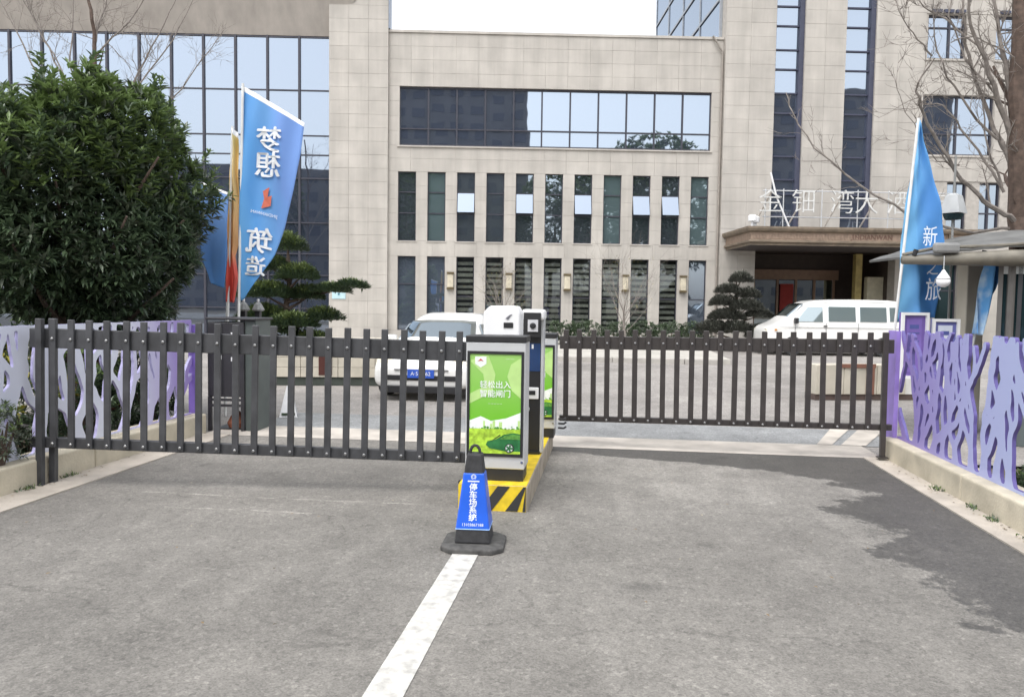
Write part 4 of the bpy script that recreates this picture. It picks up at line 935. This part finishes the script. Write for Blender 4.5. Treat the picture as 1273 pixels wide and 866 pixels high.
# ------------------------------------------------------------------ vehicles
def wheel(parent, x, y, r, w, side):
    o = MB().lathe((x, y, r), [(r*.62, -w/2), (r*.94, -w/2), (r, -w*.3), (r, w*.3), (r*.94, w/2), (r*.62, w/2)], 24, axis='y').build('tyre', RUBBER, None, smooth=False)
    o.name = 'wheel'; o.parent = parent
    MB().lathe((x, y+side*w*.32, r), [(.05, .03*side), (r*.25, .02*side), (r*.6, 0), (r*.66, .03*side)], 20, axis='y').build('rim', CHROME, o)
def vehicle(t, L, st_, W, belt, arches, sub=2):
    """st_: x, z_bottom, z_top, half width at belt, half width at roof"""
    def row(s):
        x, zb, zt, w, wr_ = s; b = min(belt, zt-.05)
        return [(x, 0, zb), (x, w*.85, zb), (x, w*.98, zb+.08), (x, w, (zb+b)/2), (x, w*.985, b), (x, wr_+(w*.985-wr_)*.15, zt-.10 if zt-b > .2 else b+(zt-b)*.5), (x, wr_*.88, zt-.015), (x, wr_*.5, zt), (x, 0, zt)]
    rows = [row(s) for s in st_]; mb = MB(); k = 9; v = []
    for r_ in rows: v += r_+[(x, -y, z) for x, y, z in r_[-2:0:-1]]
    m = 16; f = [(i*m+j, i*m+(j+1) % m, (i+1)*m+(j+1) % m, (i+1)*m+j) for i in range(len(rows)-1) for j in range(m)]
    f += [tuple(range(m-1, -1, -1)), tuple((len(rows)-1)*m+j for j in range(m))]
    mb.add(v, f); mb.build('body', CARW, t, smooth=True, sub=sub)
    def S_(x):
        for a, b in zip(st_[:-1], st_[1:]):
            if a[0] <= x <= b[0]:
                q = (x-a[0])/(b[0]-a[0]); return [a[i]+(b[i]-a[i])*q for i in range(5)]
        return st_[-1]
    return S_
def side_glass(t, S_, belt, x0, x1, z0, z1, off=.012, slant0=0, slant1=0, mat=None):
    for sgn in (-1, 1):
        pts = []
        for x, z in ((x0, z0), (x1, z0), (x1-slant1, z1), (x0+slant0, z1)):
            s = S_(x); q = (z-belt)/max(.05, s[2]-.1-belt); w = s[3]*.985+(s[4]+(s[3]*.985-s[4])*.15-s[3]*.985)*min(1, max(0, q))
            pts.append((x, sgn*(w+off), z))
        inn = [(x, y-sgn*.03, z) for x, y, z in pts]
        MB().add(pts+inn, [(0, 1, 2, 3), (7, 6, 5, 4), (0, 4, 5, 1), (1, 5, 6, 2), (2, 6, 7, 3), (3, 7, 4, 0)]).build('side_window', mat or CARGL, t, bevel=.012)
def top_glass(name, t, S_, x0, x1, wk0, wk1, off):
    n = 6; v = []
    for i in range(n+1):
        x = x0+(x1-x0)*i/n; s = S_(x); w = s[4]*(wk0+(wk1-wk0)*i/n)
        for j in (-1, -.5, 0, .5, 1): v.append((x, w*j, s[2]+off-.02*abs(j)**3))
    f = [(i*5+j, i*5+j+1, (i+1)*5+j+1, (i+1)*5+j) for i in range(n) for j in range(4)]
    o = MB().add(v, f).build(name, CARGL, t, smooth=True); so2 = o.modifiers.new('s', 'SOLIDIFY'); so2.thickness = .015; return o
# car facing the camera
c0 = at(525, 498, 12.75); car = thing('parked_car', 'white car facing the gate seen through the grey slats', 'car', (c0.x, c0.y-.1, 0), radians(90))
st_ = [(0, .24, .52, .74, .6), (.06, .18, .62, .82, .72), (.3, .17, .74, .86, .74), (.9, .17, .86, .88, .72), (1.15, .17, .91, .88, .70), (1.85, .17, 1.31, .88, .62), (2.5, .17, 1.44, .88, .61), (3.2, .17, 1.42, .88, .60), (3.9, .17, 1.1, .87, .62), (4.2, .2, 1.0, .84, .66), (4.35, .3, .8, .76, .6)]
S_ = vehicle(car, 4.35, st_, .88, .88, [])
top_glass('windscreen', car, S_, 1.18, 1.80, .98, .95, .012); top_glass('rear_window', car, S_, 3.25, 3.85, .95, .98, .012)
side_glass(car, S_, .88, 1.5, 2.35, .93, 1.22, slant0=.3); side_glass(car, S_, .88, 2.42, 3.3, .93, 1.26, slant1=.15)
for y in (-.78, .78):
    for x in (.8, 3.5): wheel(car, x, y, .31, .2, 1 if y > 0 else -1)
MB().box(-.012, .06, -.62, .62, .335, .42).build('grille', BLACK, car, bevel=.01)
MB().box(-.02, .06, -.66, .66, .13, .245).build('bumper_intake', BLACK, car, bevel=.01)
MB().box(-.012, .05, -.45, .45, .50, .52).build('grille_slit', M('trim_grey', (.2, .2, .2), .4), car)
pt = MB().box(-.035, -.013, -.22, .22, .38, .515).build('number_plate', M('plate_blue', (.03, .10, .50), .4), car)
vv, ff = text2d('A·5N362', .09); MB().add([(-.037, -a, .448+b) for a, b, c in vv], ff).build('lettering', WHITE, pt)
HL = M('headlight', (.75, .70, .55), .12, metal=.3)
for y in (-1, 1): MB().add([(.03, .50*y, .56), (.08, .78*y, .58), (.22, .80*y, .70), (.12, .52*y, .67), (.10, .50*y, .56), (.2, .77*y, .58), (.3, .79*y, .68), (.22, .52*y, .64)], [(0, 1, 2, 3), (7, 6, 5, 4), (0, 4, 5, 1), (1, 5, 6, 2), (2, 6, 7, 3), (3, 7, 4, 0)]).build('headlight', HL, car, bevel=.01)
for y in (-1, 1): MB().box(1.35, 1.5, .90*y-.09, .90*y+.09, .90, 1.02).build('door_mirror', CARW, car, bevel=.03)
# van, side on
v0 = at(940, 439, 27.2); van = thing('minivan', 'white minibus parked side on before the hotel canopy', 'van', (v0.x+.05, v0.y, .0), FA-radians(2.5)); van.scale = (.96, .96, .97)
LV = 5.0
st_ = [(0, .35, .80, .68, .5), (.06, .28, .95, .80, .66), (.22, .27, 1.06, .88, .78), (.62, .27, 1.18, .93, .80), (1.38, .27, 1.86, .94, .76), (1.75, .27, 1.96, .94, .77), (3, .27, 1.99, .94, .77), (4.5, .27, 1.98, .94, .77), (4.85, .27, 1.92, .93, .76), (4.97, .30, 1.6, .91, .76), (5.0, .35, 1.1, .88, .74)]
S_ = vehicle(van, LV, st_, .94, 1.15, [])
top_glass('windscreen', van, S_, .68, 1.32, .98, .96, .02)
side_glass(van, S_, 1.15, 1.02, 1.98, 1.18, 1.70, slant0=.42, mat=VANGL); side_glass(van, S_, 1.15, 2.17, 3.13, 1.20, 1.72, mat=VANGL); side_glass(van, S_, 1.15, 3.27, 4.21, 1.20, 1.72, mat=VANGL); side_glass(van, S_, 1.15, 4.31, 4.86, 1.22, 1.72, slant1=.08, mat=VANGL)
for y in (-.84, .84):
    for x in (.95, 4.1): wheel(van, x, y, .34, .22, 1 if y > 0 else -1)
for y in (-1, 1): MB().box(.05, .25, .62*y-.14, .62*y+.14, .72, .92).build('headlight', HL, van, bevel=.03)
MB().box(-.03, .2, -.8, .8, .33, .5).build('bumper', M('bumper_grey', (.2, .2, .2), .5), van, bevel=.03)
for y in (-1, 1): MB().box(.95, 1.08, 1.0*y-.1, 1.0*y+.1, 1.12, 1.32).build('door_mirror', BLACK, van, bevel=.03)
dl = MB()
for x in (1.0, 2.08, 3.2): dl.box(x, x+.012, -.955, -.935, .4, 1.15)
dl.box(.2, 4.9, -.957, -.945, .98, .995); dl.box(1.02, 1.03, -.955, -.90, 1.15, 1.2)
dl.build('door_seam', M('seam', (.25, .25, .25), .6), van)
MB().box(2.0, 2.12, -.965, -.94, 1.02, 1.06).build('door_handle', BLACK, van)

for sgn in (-1, 1): MB().tube([(1.5, sgn*.80, 1.80), (2.2, sgn*.835, 1.865), (3.2, sgn*.835, 1.885), (4.8, sgn*.82, 1.86)], .012, 5).build('rain_gutter', M('seam', (.25, .25, .25), .6), van)
for sgn in (-1, 1): MB().box(4.93, 5.0, .80*sgn-.07, .80*sgn+.07, .75, 1.1).build('tail_light', M('tail_red', (.45, .03, .03), .3), van, bevel=.02)
MB().box(.30, .38, -.93, -.90, .86, .92).build('indicator', M('amber', (.6, .25, .03), .3), van)
# ------------------------------------------------------------------ yard things
t = thing('planter_wall', 'pale stone planter wall with brown corner strip beyond the brown gate', 'planter', (3.60, 14.1, 0), radians(14))
CREAM = M('cream_block', (.50, .46, .38), .85, var=.12, scale=3); BRN = M('brown_metal', (.20, .09, .06), .6)
x = 0
for w in (.52, .62, .55): MB().box(x+.004, x+w-.004, 0, .4, .1, .62).build('block', CREAM, t, bevel=.01); x += w
MB().box(-.0, 2.6, .03, .38, 0, .1).build('base_strip', M('dark_base', (.10, .07, .06), .8), t)
MB().box(.45, 1.10, -.02, .0, .57, .64).build('top_strip', BRN, t); MB().box(.93, 1.08, -.02, 0, .1, .57).build('corner_strip', BRN, t)
MB().box(1.69, 2.6, .02, .4, .1, .60).build('end_block', M('white_block', (.62, .61, .58), .8), t)
t = thing('planter_wall', 'pale stone planter wall in front of the green pruned pine', 'planter', (-7.2, 13.9, 0), radians(11))
x = 0
for i in range(5):
    for j in range(4): MB().box(x+.004, x+.7, 0, .35, .16+j*.19, .345+j*.19).build('block', CREAM, t, bevel=.006)
    x += .704
MB().box(0, 3.52, .03, .33, 0, .16).build('base_strip', M('dark_green_base', (.05, .06, .05), .8), t)
MB().box(1.75, 2.0, -.012, -.001, .2, .75).build('door_panel', M('dark_red_panel', (.07, .02, .015), .5), t)
t = thing('folding_sign', 'white folded board standing on the yard beyond the grey gate', 'sign', (-4.42, 10.35, 0), radians(20))
for s in (-1, 1): MB().add([(-.12, s*.14, 0), (.12, s*.14, 0), (.03, s*.01, .42), (-.03, s*.01, .42), (-.12, s*.14-.012, 0), (.12, s*.14-.012, 0), (.03, s*.01-.012, .42), (-.03, s*.01-.012, .42)], [(0, 1, 2, 3), (7, 6, 5, 4), (0, 4, 5, 1), (1, 5, 6, 2), (2, 6, 7, 3), (3, 7, 4, 0)]).build('board', WHITE, t)
MB().box(-.09, .09, -.16, -.145, .03, .06).build('dark_stripe', LEAFD, t)
# dark cabinet at the end of the left fence
t = thing('electric_cabinet', 'dark grey metal cabinet with white marks at the lavender fence end', 'cabinet', (-4.86, 8.95, 0), radians(2))
CAB = M('cabinet_grey', (.035, .034, .038), .45, var=.2, scale=6); CAB2 = M('cabinet_green_grey', (.075, .09, .085), .5)
MB().box(0, .46, 0, .5, .42, 1.33).build('body', CAB, t, bevel=.008)
MB().box(.46, .60, .03, .48, .0, 1.36).build('side_panel', CAB2, t, bevel=.008)
MB().box(-.02, .62, -.02, .52, 1.36, 1.39).build('roof', CAB, t, bevel=.01)
for x in (0, .42): MB().box(x, x+.04, .0, .04, 0, .42).build('leg', CAB, t)
for z in (.30, .37): MB().box(.04, .42, .0, .03, z, z+.03).build('bar', CAB, t)
MB().box(.04, .44, .1, .48, .0, .02).build('bottom_shelf', CAB, t)
MB().box(.18, .20, -.004, -.001, .45, 1.3).build('door_gap', BLACK, t)
for x, z, w in ((.30, 1.16, .05), (.30, .86, .08), (.12, .88, .06)): MB().box(x, x+w, -.005, -.001, z, z+.05).build('label_sticker', WHITE, t)
tag(MB().lathe((-4.58, 9.15, .025), [(.10, 0), (.12, .06), (.08, .14), (.03, .2)], 10).build('jar', M('rust_red', (.24, .08, .04), .7)), 'small rusty red pot under the dark grey cabinet', 'pot')
for k, x in enumerate((303, 321)):
    p = at(x, 378, 11.2); t = thing('lamp_post', ('short dark bollard lamp just beyond the blue flag pole', 'short dark bollard lamp closer to the pruned pine')[k], 'lamp', (p.x, p.y, 0), 0, 'small lamp posts behind the cabinet')
    MB().box(-.035, .035, -.035, .035, 0, 1.45).build('post', CAB, t); MB().lathe((0, 0, 1.45), [(.07, 0), (.09, .02), (.05, .10), (.02, .13)], 10).build('lamp_hood', M('lamp_grey', (.25, .25, .24), .5), t)
    MB().lathe((0, 0, 1.58), [(.015, 0), (.02, .02), (.015, .045)], 8).build('finial', WHITE, t)

# ------------------------------------------------------------------ flags
def cloth(name, parent, Lf, Rf, fold, mat, nu=22, nv=44, hem=None):
    """sheet between two edge curves in local x,z; fold(x,z) is the depth of the ripples"""
    v = []; f = []; mi = []
    for j in range(nv+1):
        a, b = Vector(Lf(j/nv)), Vector(Rf(j/nv))
        for i in range(nu+1):
            p = a.lerp(b, i/nu); v.append((p.x, fold(p.x, p.y, i/nu, j/nv), p.y))
    for j in range(nv):
        for i in range(nu): f.append((j*(nu+1)+i, j*(nu+1)+i+1, (j+1)*(nu+1)+i+1, (j+1)*(nu+1)+i)); mi.append(1 if hem and (j == 0) else 0)
    mb = MB().add(v, f); mb.m = mi
    o = mb.build(name, mat, parent, smooth=True); s = o.modifiers.new('s', 'SOLIDIFY'); s.thickness = .004; s.offset = 1; return o
def curve(pts):
    def fn(t):
        k = t*(len(pts)-1); i = min(int(k), len(pts)-2); q = k-i; return (pts[i][0]+(pts[i+1][0]-pts[i][0])*q, pts[i][1]+(pts[i+1][1]-pts[i][1])*q)
    return fn
POLE = M('flag_pole', (.72, .72, .70), .4)
def flag_frame(px, dep):
    p = at(px, 400, dep); return Vector((p.x, p.y, 0))
def loc_(base, x, y, dep):
    q = at(x, y, dep)-base; return (q.dot(r0), q.z)
def flag_at(name, label, px, dep, Lpx, Rpx, polepx, mat, fold, group, hem=True, extra=None):
    b = flag_frame(px, dep); t = thing(name, label, 'flag', b, YAW, group)
    Lf = curve([loc_(b, x, y, dep) for x, y in Lpx]); Rf = curve([loc_(b, x, y, dep) for x, y in Rpx])
    cloth('banner', t, Lf, Rf, fold, [mat, WHITE], hem=hem)
    pp = [loc_(b, x, y, dep) for x, y in polepx]
    kx = (pp[1][0]-pp[0][0])/(pp[1][1]-pp[0][1])
    MB().tube([(pp[0][0], .0, pp[0][1]), (pp[1][0]-kx*pp[1][1], .0, 0)], .018, 8).build('pole', POLE, t)
    return t, b
FBL = ramp_mat('flag_blue', [(0, (.17, .46, .74)), (.35, (.12, .36, .70)), (.55, (.085, .30, .66)), (.8, (.14, .35, .70)), (1, (.16, .30, .66))], 0, -4.98, -4.05, .65, noise=.6, nscale=.9)
FBL2 = ramp_mat('flag_deep_blue', [(0, (.25, .53, .72)), (.45, (.17, .44, .70)), (1, (.08, .27, .62))], 0, 3.5, 4.1, .65, noise=.2, nscale=1.5)
FOR = ramp_mat('flag_orange_red', [(0, (.60, .06, .05)), (.3, (.62, .09, .06)), (.40, (.74, .36, .14)), (.7, (.78, .50, .20)), (1, (.74, .60, .26))], 2, 1.5, 3.9, .65, noise=.3, nscale=3)
foldL = lambda x, z, u, v: .03*sin(x*7+z*1.8)*min(1, u*3)+.02*sin(x*17-z*3)
DL = 10.5
tfl, bfl = flag_at('feather_flag', 'big light blue flag with mirrored white characters beside the evergreen', 296, DL, [(301, 106), (299, 200), (297, 300), (295, 375)], [(378, 152), (374, 192), (366, 236), (354, 282), (340, 318), (322, 346), (303, 372)], [(302, 104), (296, 440)], FBL, foldL, 'promotional flags by the fences')
mb = MB(); mr_ = MB()
def on_flag(vv, cx, cy, mirror, rot=0, eps=.022):
    ox, oz = loc_(bfl, cx, cy, DL); out = []
    for a, b, c in vv:
        a = -a if mirror else a; a, b = a*cos(rot)-b*sin(rot), a*sin(rot)+b*cos(rot)
        x, z = ox+a, oz+b
        u = min(1, max(0, (x-loc_(bfl, 299, cy, DL)[0])/.8)); out.append((x, foldL(x, z, u, 0)-eps, z))
    return out
for ch, cx, cy, sz in (('梦', 335, 177, .36), ('想', 333, 208, .37), ('筑', 322, 302, .36), ('造', 318, 333, .28)):
    mb = MB(); vv, ff = text2d(ch, sz); mb.add(on_flag(vv, cx, cy, True, -.06), ff)
    for dx_, dz_ in ((.008, 0), (-.008, 0), (0, .008)): mb.add([(a+dx_, y_-dx_*.02-dz_*.03, c+dz_) for a, y_, c in on_flag(vv, cx, cy, True, -.06)], ff)
    mb.build('character', M('flag_white', (.82, .84, .86), .6), tfl)
mb = MB()
vv, ff = text2d('JINDIANWAN', .058); mb.add(on_flag(vv, 328, 266, True, -.22), ff)
mb.build('lettering', M('flag_white', (.82, .84, .86), .6), tfl)
mr_.add(on_flag([(-.07, -.13, 0), (.06, -.10, 0), (.08, .04, 0), (.02, .02, 0), (.05, .15, 0), (-.05, .10, 0), (-.03, .0, 0)], 331, 247, False), [(0, 1, 2, 3, 4, 5, 6)])
mr_.build('emblem', M('flag_orange', (.62, .16, .10), .6), tfl)
flag_at('feather_flag', 'narrow furled yellow and red flag between two blue flags', 290, 10.7, [(287, 158), (285, 240), (284, 320), (280, 375)], [(297, 166), (296, 235), (296, 300), (291, 318), (297, 345), (291, 376)], [(289, 157), (282, 440)], FOR, lambda x, z, u, v: .045*sin(u*9+z*2)+.02*sin(z*9), 'promotional flags by the fences')
flag_at('feather_flag', 'plain blue flag half hidden by the evergreen tree', 282, 11.3, [(250, 226), (248, 280), (250, 320), (262, 352)], [(285, 240), (284, 290), (282, 330), (278, 358)], [(286, 238), (281, 440)], ramp_mat('flag_plain_blue', [(0, (.12, .34, .78)), (1, (.22, .40, .80))], 2, 1.8, 3.1, .65), foldL, 'promotional flags by the fences')
foldR = lambda x, z, u, v: .13*abs(sin(u*4.2+.7*z))*(.4+.6*u)+.03*sin(z*3+u*3)+.012*sin(z*11-u*9)
DR = 9.9
tfr, bfr = flag_at('feather_flag', 'tall drooping blue flag on leaning pole behind the purple fence', 1128, DR, [(1143, 150), (1134, 210), (1127, 270), (1121, 330), (1116, 400)], [(1147, 152), (1155, 185), (1163, 225), (1170, 262), (1175, 300), (1176, 345), (1170, 395)], [(1142, 147), (1112, 410)], FBL2, foldR, 'promotional flags by the fences', hem=False)
mb = MB()
for ch, cx, cy, sz in (('新', 1148, 297, .27), ('之', 1151, 334, .22), ('旅', 1152, 362, .30)):
    vv, ff = text2d(ch, sz); ox, oz = loc_(bfr, cx, cy, DR); MB().add([(ox+a*.7, -.16, oz+b) for a, b, c in vv], ff).build('character', M('flag_white2', (.75, .8, .86), .6), tfr)
FST = ramp_mat('flag_striped', [(0, (.10, .32, .66)), (.35, (.16, .42, .74)), (.5, (.62, .74, .84)), (.6, (.10, .30, .66)), (.8, (.5, .66, .8)), (1, (.12, .36, .7))], 0, 4.36, 4.70, .65, noise=.22, nscale=6)
flag_at('feather_flag', 'twisted blue and white furled flag leaning by the guard booth', 1222, 9.7, [(1222, 328), (1214, 360), (1208, 395), (1205, 414)], [(1238, 328), (1233, 360), (1220, 395), (1212, 416)], [(1236, 326), (1212, 418)], FST, lambda x, z, u, v: .09*sin(u*8+z*4)-.1, 'promotional flags by the fences', hem=False)

# ------------------------------------------------------------------ notice boards, lamp, guard booth
def board(label, px0, px1, py0, py1, dep, face, trim, tilt):
    a = at(px0, py0, dep); b = at(px1, py0, dep); w = (b-a).length/2; top = a.z; bot = at(px0, py1, dep).z; c = (a+b)/2
    t = thing('notice_board', label, 'sign', (c.x, c.y, 0), YAW+tilt, 'framed boards behind the purple fence'); y = -.02
    MB().box(-w, w, -.01, .02, bot, top).build('panel', face, t)
    fr = MB(); k = .035; fr.box(-w, -w+k, y-.02, -.011, bot, top); fr.box(w-k, w, y-.02, -.011, bot, top); fr.box(-w+k, w-k, y-.02, -.011, top-k, top); fr.box(-w+k, w-k, y-.02, -.011, bot, bot+k)
    fr.build('frame', WHITE, t); n2 = MB(); n2.box(-w+.08, w-.08, -.014, -.011, bot+.08, top-.08); pp = n2.build('notice', trim, t)
    tx = MB(); tx.box(-w+.12, w-.12, -.016, -.0145, top-.20, top-.15)
    for i in range(5): tx.box(-w+.11, w-.11-(i % 2)*.04, -.016, -.0145, top-.26-i*.05, top-.245-i*.05)
    tx.build('printed_lines', M('ink_blue', (.08, .10, .32), .6), pp)['kind'] = 'stuff'
    for x in (-w+.03, w-.03): MB().tube([(x, .03, 0), (x, .03, bot+.1)], .015, 6).build('leg', SILVER, t)
board('purple notice board in white frame behind the purple fence post', 1118, 1155, 388, 470, 9.55, M('board_purple', (.16, .10, .36), .5), M('board_violet', (.20, .13, .44), .5), .15)
board('white notice board in white frame behind the cutout fence near the booth', 1158, 1192, 396, 470, 9.6, M('board_blue', (.12, .13, .36), .5), M('board_paper', (.62, .66, .76), .5), .0)
gb = at(1237, 430, 9.3); t = thing('guard_booth', 'dark glazed guard booth with grey metal frame behind the fence', 'booth', (gb.x, gb.y, 0), YAW-radians(31))
ALU = M('booth_alu', (.16, .15, .14), .4, metal=.4); bz_ = at(1237, 330, 9.3).z
MB().box(.03, 2.0, .03, 1.8, .0, .85).build('base', M('booth_base', (.10, .12, .12), .5), t)
for x in (0, .20, .62, 1.1): MB().box(x, x+(.045 if x else .05), 0, .05, 0, bz_).build('post', M('booth_dark_frame', (.04, .04, .045), .45) if x else ALU, t)
MB().box(.051, 2.0, .0, .05, bz_-.10, bz_).build('header', M('booth_white', (.55, .58, .58), .5, var=.15, scale=20), t)
for a, b in ((.05, .20), (.245, .62), (.665, 1.1)): quadpane('pane', BOOTHGL, t, a, b, .86, bz_-.10, .02)
MB().box(.06, 2, .12, 1.8, .86, bz_-.02).build('interior', M('booth_inside', (.012, .018, .02), .8), t)
MB().box(0, 2, .06, 1.85, bz_, bz_+.06).build('roof', ALU, t)
# shelter roof with a round front beam
cb = at(1122, 323, 9.15); t = thing('shelter_roof', 'weathered grey vaulted shelter roof on a round beam over the booth', 'canopy', (cb.x, cb.y, cb.z), YAW)
BEAM = M('beam_grey', (.17, .155, .125), .55, var=.3, scale=5); SHEET_ = M('roof_sheet', (.13, .13, .125), .5, var=.35, scale=2.5)
MB().tube([(0, 0, 0), (.45, .0, .01), (1.2, -.05, .035), (3.2, -.15, .08)], [.05, .065, .095, .11], 14).build('beam', BEAM, t, smooth=True)
n = 20; v = []
for i in range(n+1):
    x = .45+3.0*i/n
    for j in range(13):
        a = j/12; y = -.05+1.9*a; zt = .10+.40*sin(min(1, i/n*1.6)*pi/2)*(.35+.65*sin(a*pi*.6))+.012*sin(j*pi)+.010*(i % 2); v.append((x, y, zt))
f = [(i*13+j, i*13+j+1, (i+1)*13+j+1, (i+1)*13+j) for i in range(n) for j in range(12)]
o = MB().add(v, f).build('roof_sheet', SHEET_, t); s = o.modifiers.new('s', 'SOLIDIFY'); s.thickness = .03
for x in (.12, .5, .92, 1.25): 
    MB().tube([(x, -.02, .05), (x+.02, -.03, .12)], .028, 8).build('clamp', BLACK, t)
MB().box(.32, .62, -.10, -.02, .08, .20).build('junction_box', M('box_grey', (.24, .24, .235), .5), t, bevel=.03)
MB().tube([(.0, .0, .06), (.4, -.03, .15), (.95, -.03, .17), (1.6, -.05, .22)], .02, 7).build('pipe', BEAM, t)
for x, y in ((1.35, .1), (2.9, .1)): MB().tube([(x, y, 0), (x, y, -cb.z)], .045, 10).build('leg', ALU, t)
lpz = at(1174, 318, 9.05); t = thing('hanging_lamp', 'white bell shaped lamp hanging below the round beam', 'lamp', lpz, 0)
MB().tube([(0, 0, 0), (0, 0, -.16)], .006, 6).build('cord', SILVER, t); MB().lathe((0, 0, -.16), [(.012, 0), (.03, -.03), (.07, -.09), (.075, -.11)], 16).build('lamp_shade', WHITE, t, smooth=True); MB().lathe((0, 0, -.27), [(.073, 0), (.075, -.04), (.055, -.075), (.02, -.09)], 16).build('bulb', WHITE, t, smooth=True)
lpz = at(1186, 245, 10.6); t = thing('hanging_lamp', 'white flared street lamp head behind the drooping blue flag', 'lamp', (lpz.x, lpz.y, 0), 0)
MB().tube([(0, 0, 0), (0, 0, lpz.z+.55)], .016, 8).build('pole', MATS['lamp_grey'], t); MB().lathe((0, 0, lpz.z-.22), [(.18, 0), (.17, .04), (.11, .24), (.03, .27)], 4).build('lamp_shade', M('lamp_pale_grey', (.42, .43, .43), .5, var=.15), t); MB().lathe((0, 0, lpz.z-.30), [(.10, 0), (.13, .07)], 12).build('lamp_glass', BOOTHGL, t)
tag(MB().box(-.12, .12, -.12, .12, 0, 2.35).build('gate_pillar', CREAM, None, bevel=.015), 'cream stone pillar between the notice board and the furled flag', 'pillar')
q = at(1205, 400, 10.4); o = bpy.data.objects['gate_pillar']; o.location = (q.x, q.y, 0); o.rotation_euler.z = YAW

# ------------------------------------------------------------------ what the glass mirrors: the far side of the street, behind the camera
DT = M('apartment_wall', (.17, .165, .17), .85, var=.15, scale=.4); DW = M('apartment_window', (.06, .065, .09), .3)
def tower(label, s0, s1, y0, y1, h, floors, cols):
    t = thing('apartment_block', label, 'building', P0, FA, 'apartment blocks across the street')
    MB().box(s0, s1, y0, y1, 0, h).build('wall', DT, t); MB().box(s0+1, s1-1, y0+1, y1-1, h, h+1.2).build('roof', DT, t)
    mb = MB(); dh, dw = h/floors, (s1-s0)/cols
    for i in range(cols):
        for j in range(floors): mb.box(s0+dw*(i+.2), s0+dw*(i+.8), y1+.002, y1+.1, dh*(j+.3), dh*(j+.8))
    o = mb.build('window', DW, t); o['kind'] = 'stuff'
def vs(s): return s*143/33          # mirrored place of a facade point on the far row
tower('dark apartment tower across the street, tallest of the row', vs(-6.2), vs(1.25), -128, -110, 62, 20, 9)
tower('long dark slab block across the street behind the glass wing view', vs(-16), vs(-6.6), -126, -110, 25, 8, 12)
tower('dark apartment tower across the street opposite the hotel', vs(10.2), vs(19), -126, -110, 40, 13, 10)
def far_tree(label, s, y, h, seed):
    p = fac(s, y, 0); t = thing('street_tree', label, 'tree', p, 0, 'trees across the street')
    crown('crown', t, (0, 0, h*.62), (h*.33, h*.33, h*.38), 1500, 7, h*.032, h*.007, G3, seed); MB().tube([(0, 0, 0), (0, 0, h*.6)], [.4, .2], 8).build('trunk', BARK, t)
for k, (s, y, h, lab) in enumerate(((vs(6.2), -108, 33, 'tall broad tree across the street opposite the window band'), (vs(7.6), -104, 30, 'broad tree across the street near the hotel side'), (vs(4.2), -100, 26, 'lower tree across the street between the towers'), (vs(2.2), -100, 25, 'low tree across the street at the foot of the tallest tower'), (vs(-3.5), -96, 26, 'tree across the street before the tallest tower'), (vs(-9), -98, 24, 'tree across the street before the slab block'))): far_tree(lab, s, y, h, 200+k)
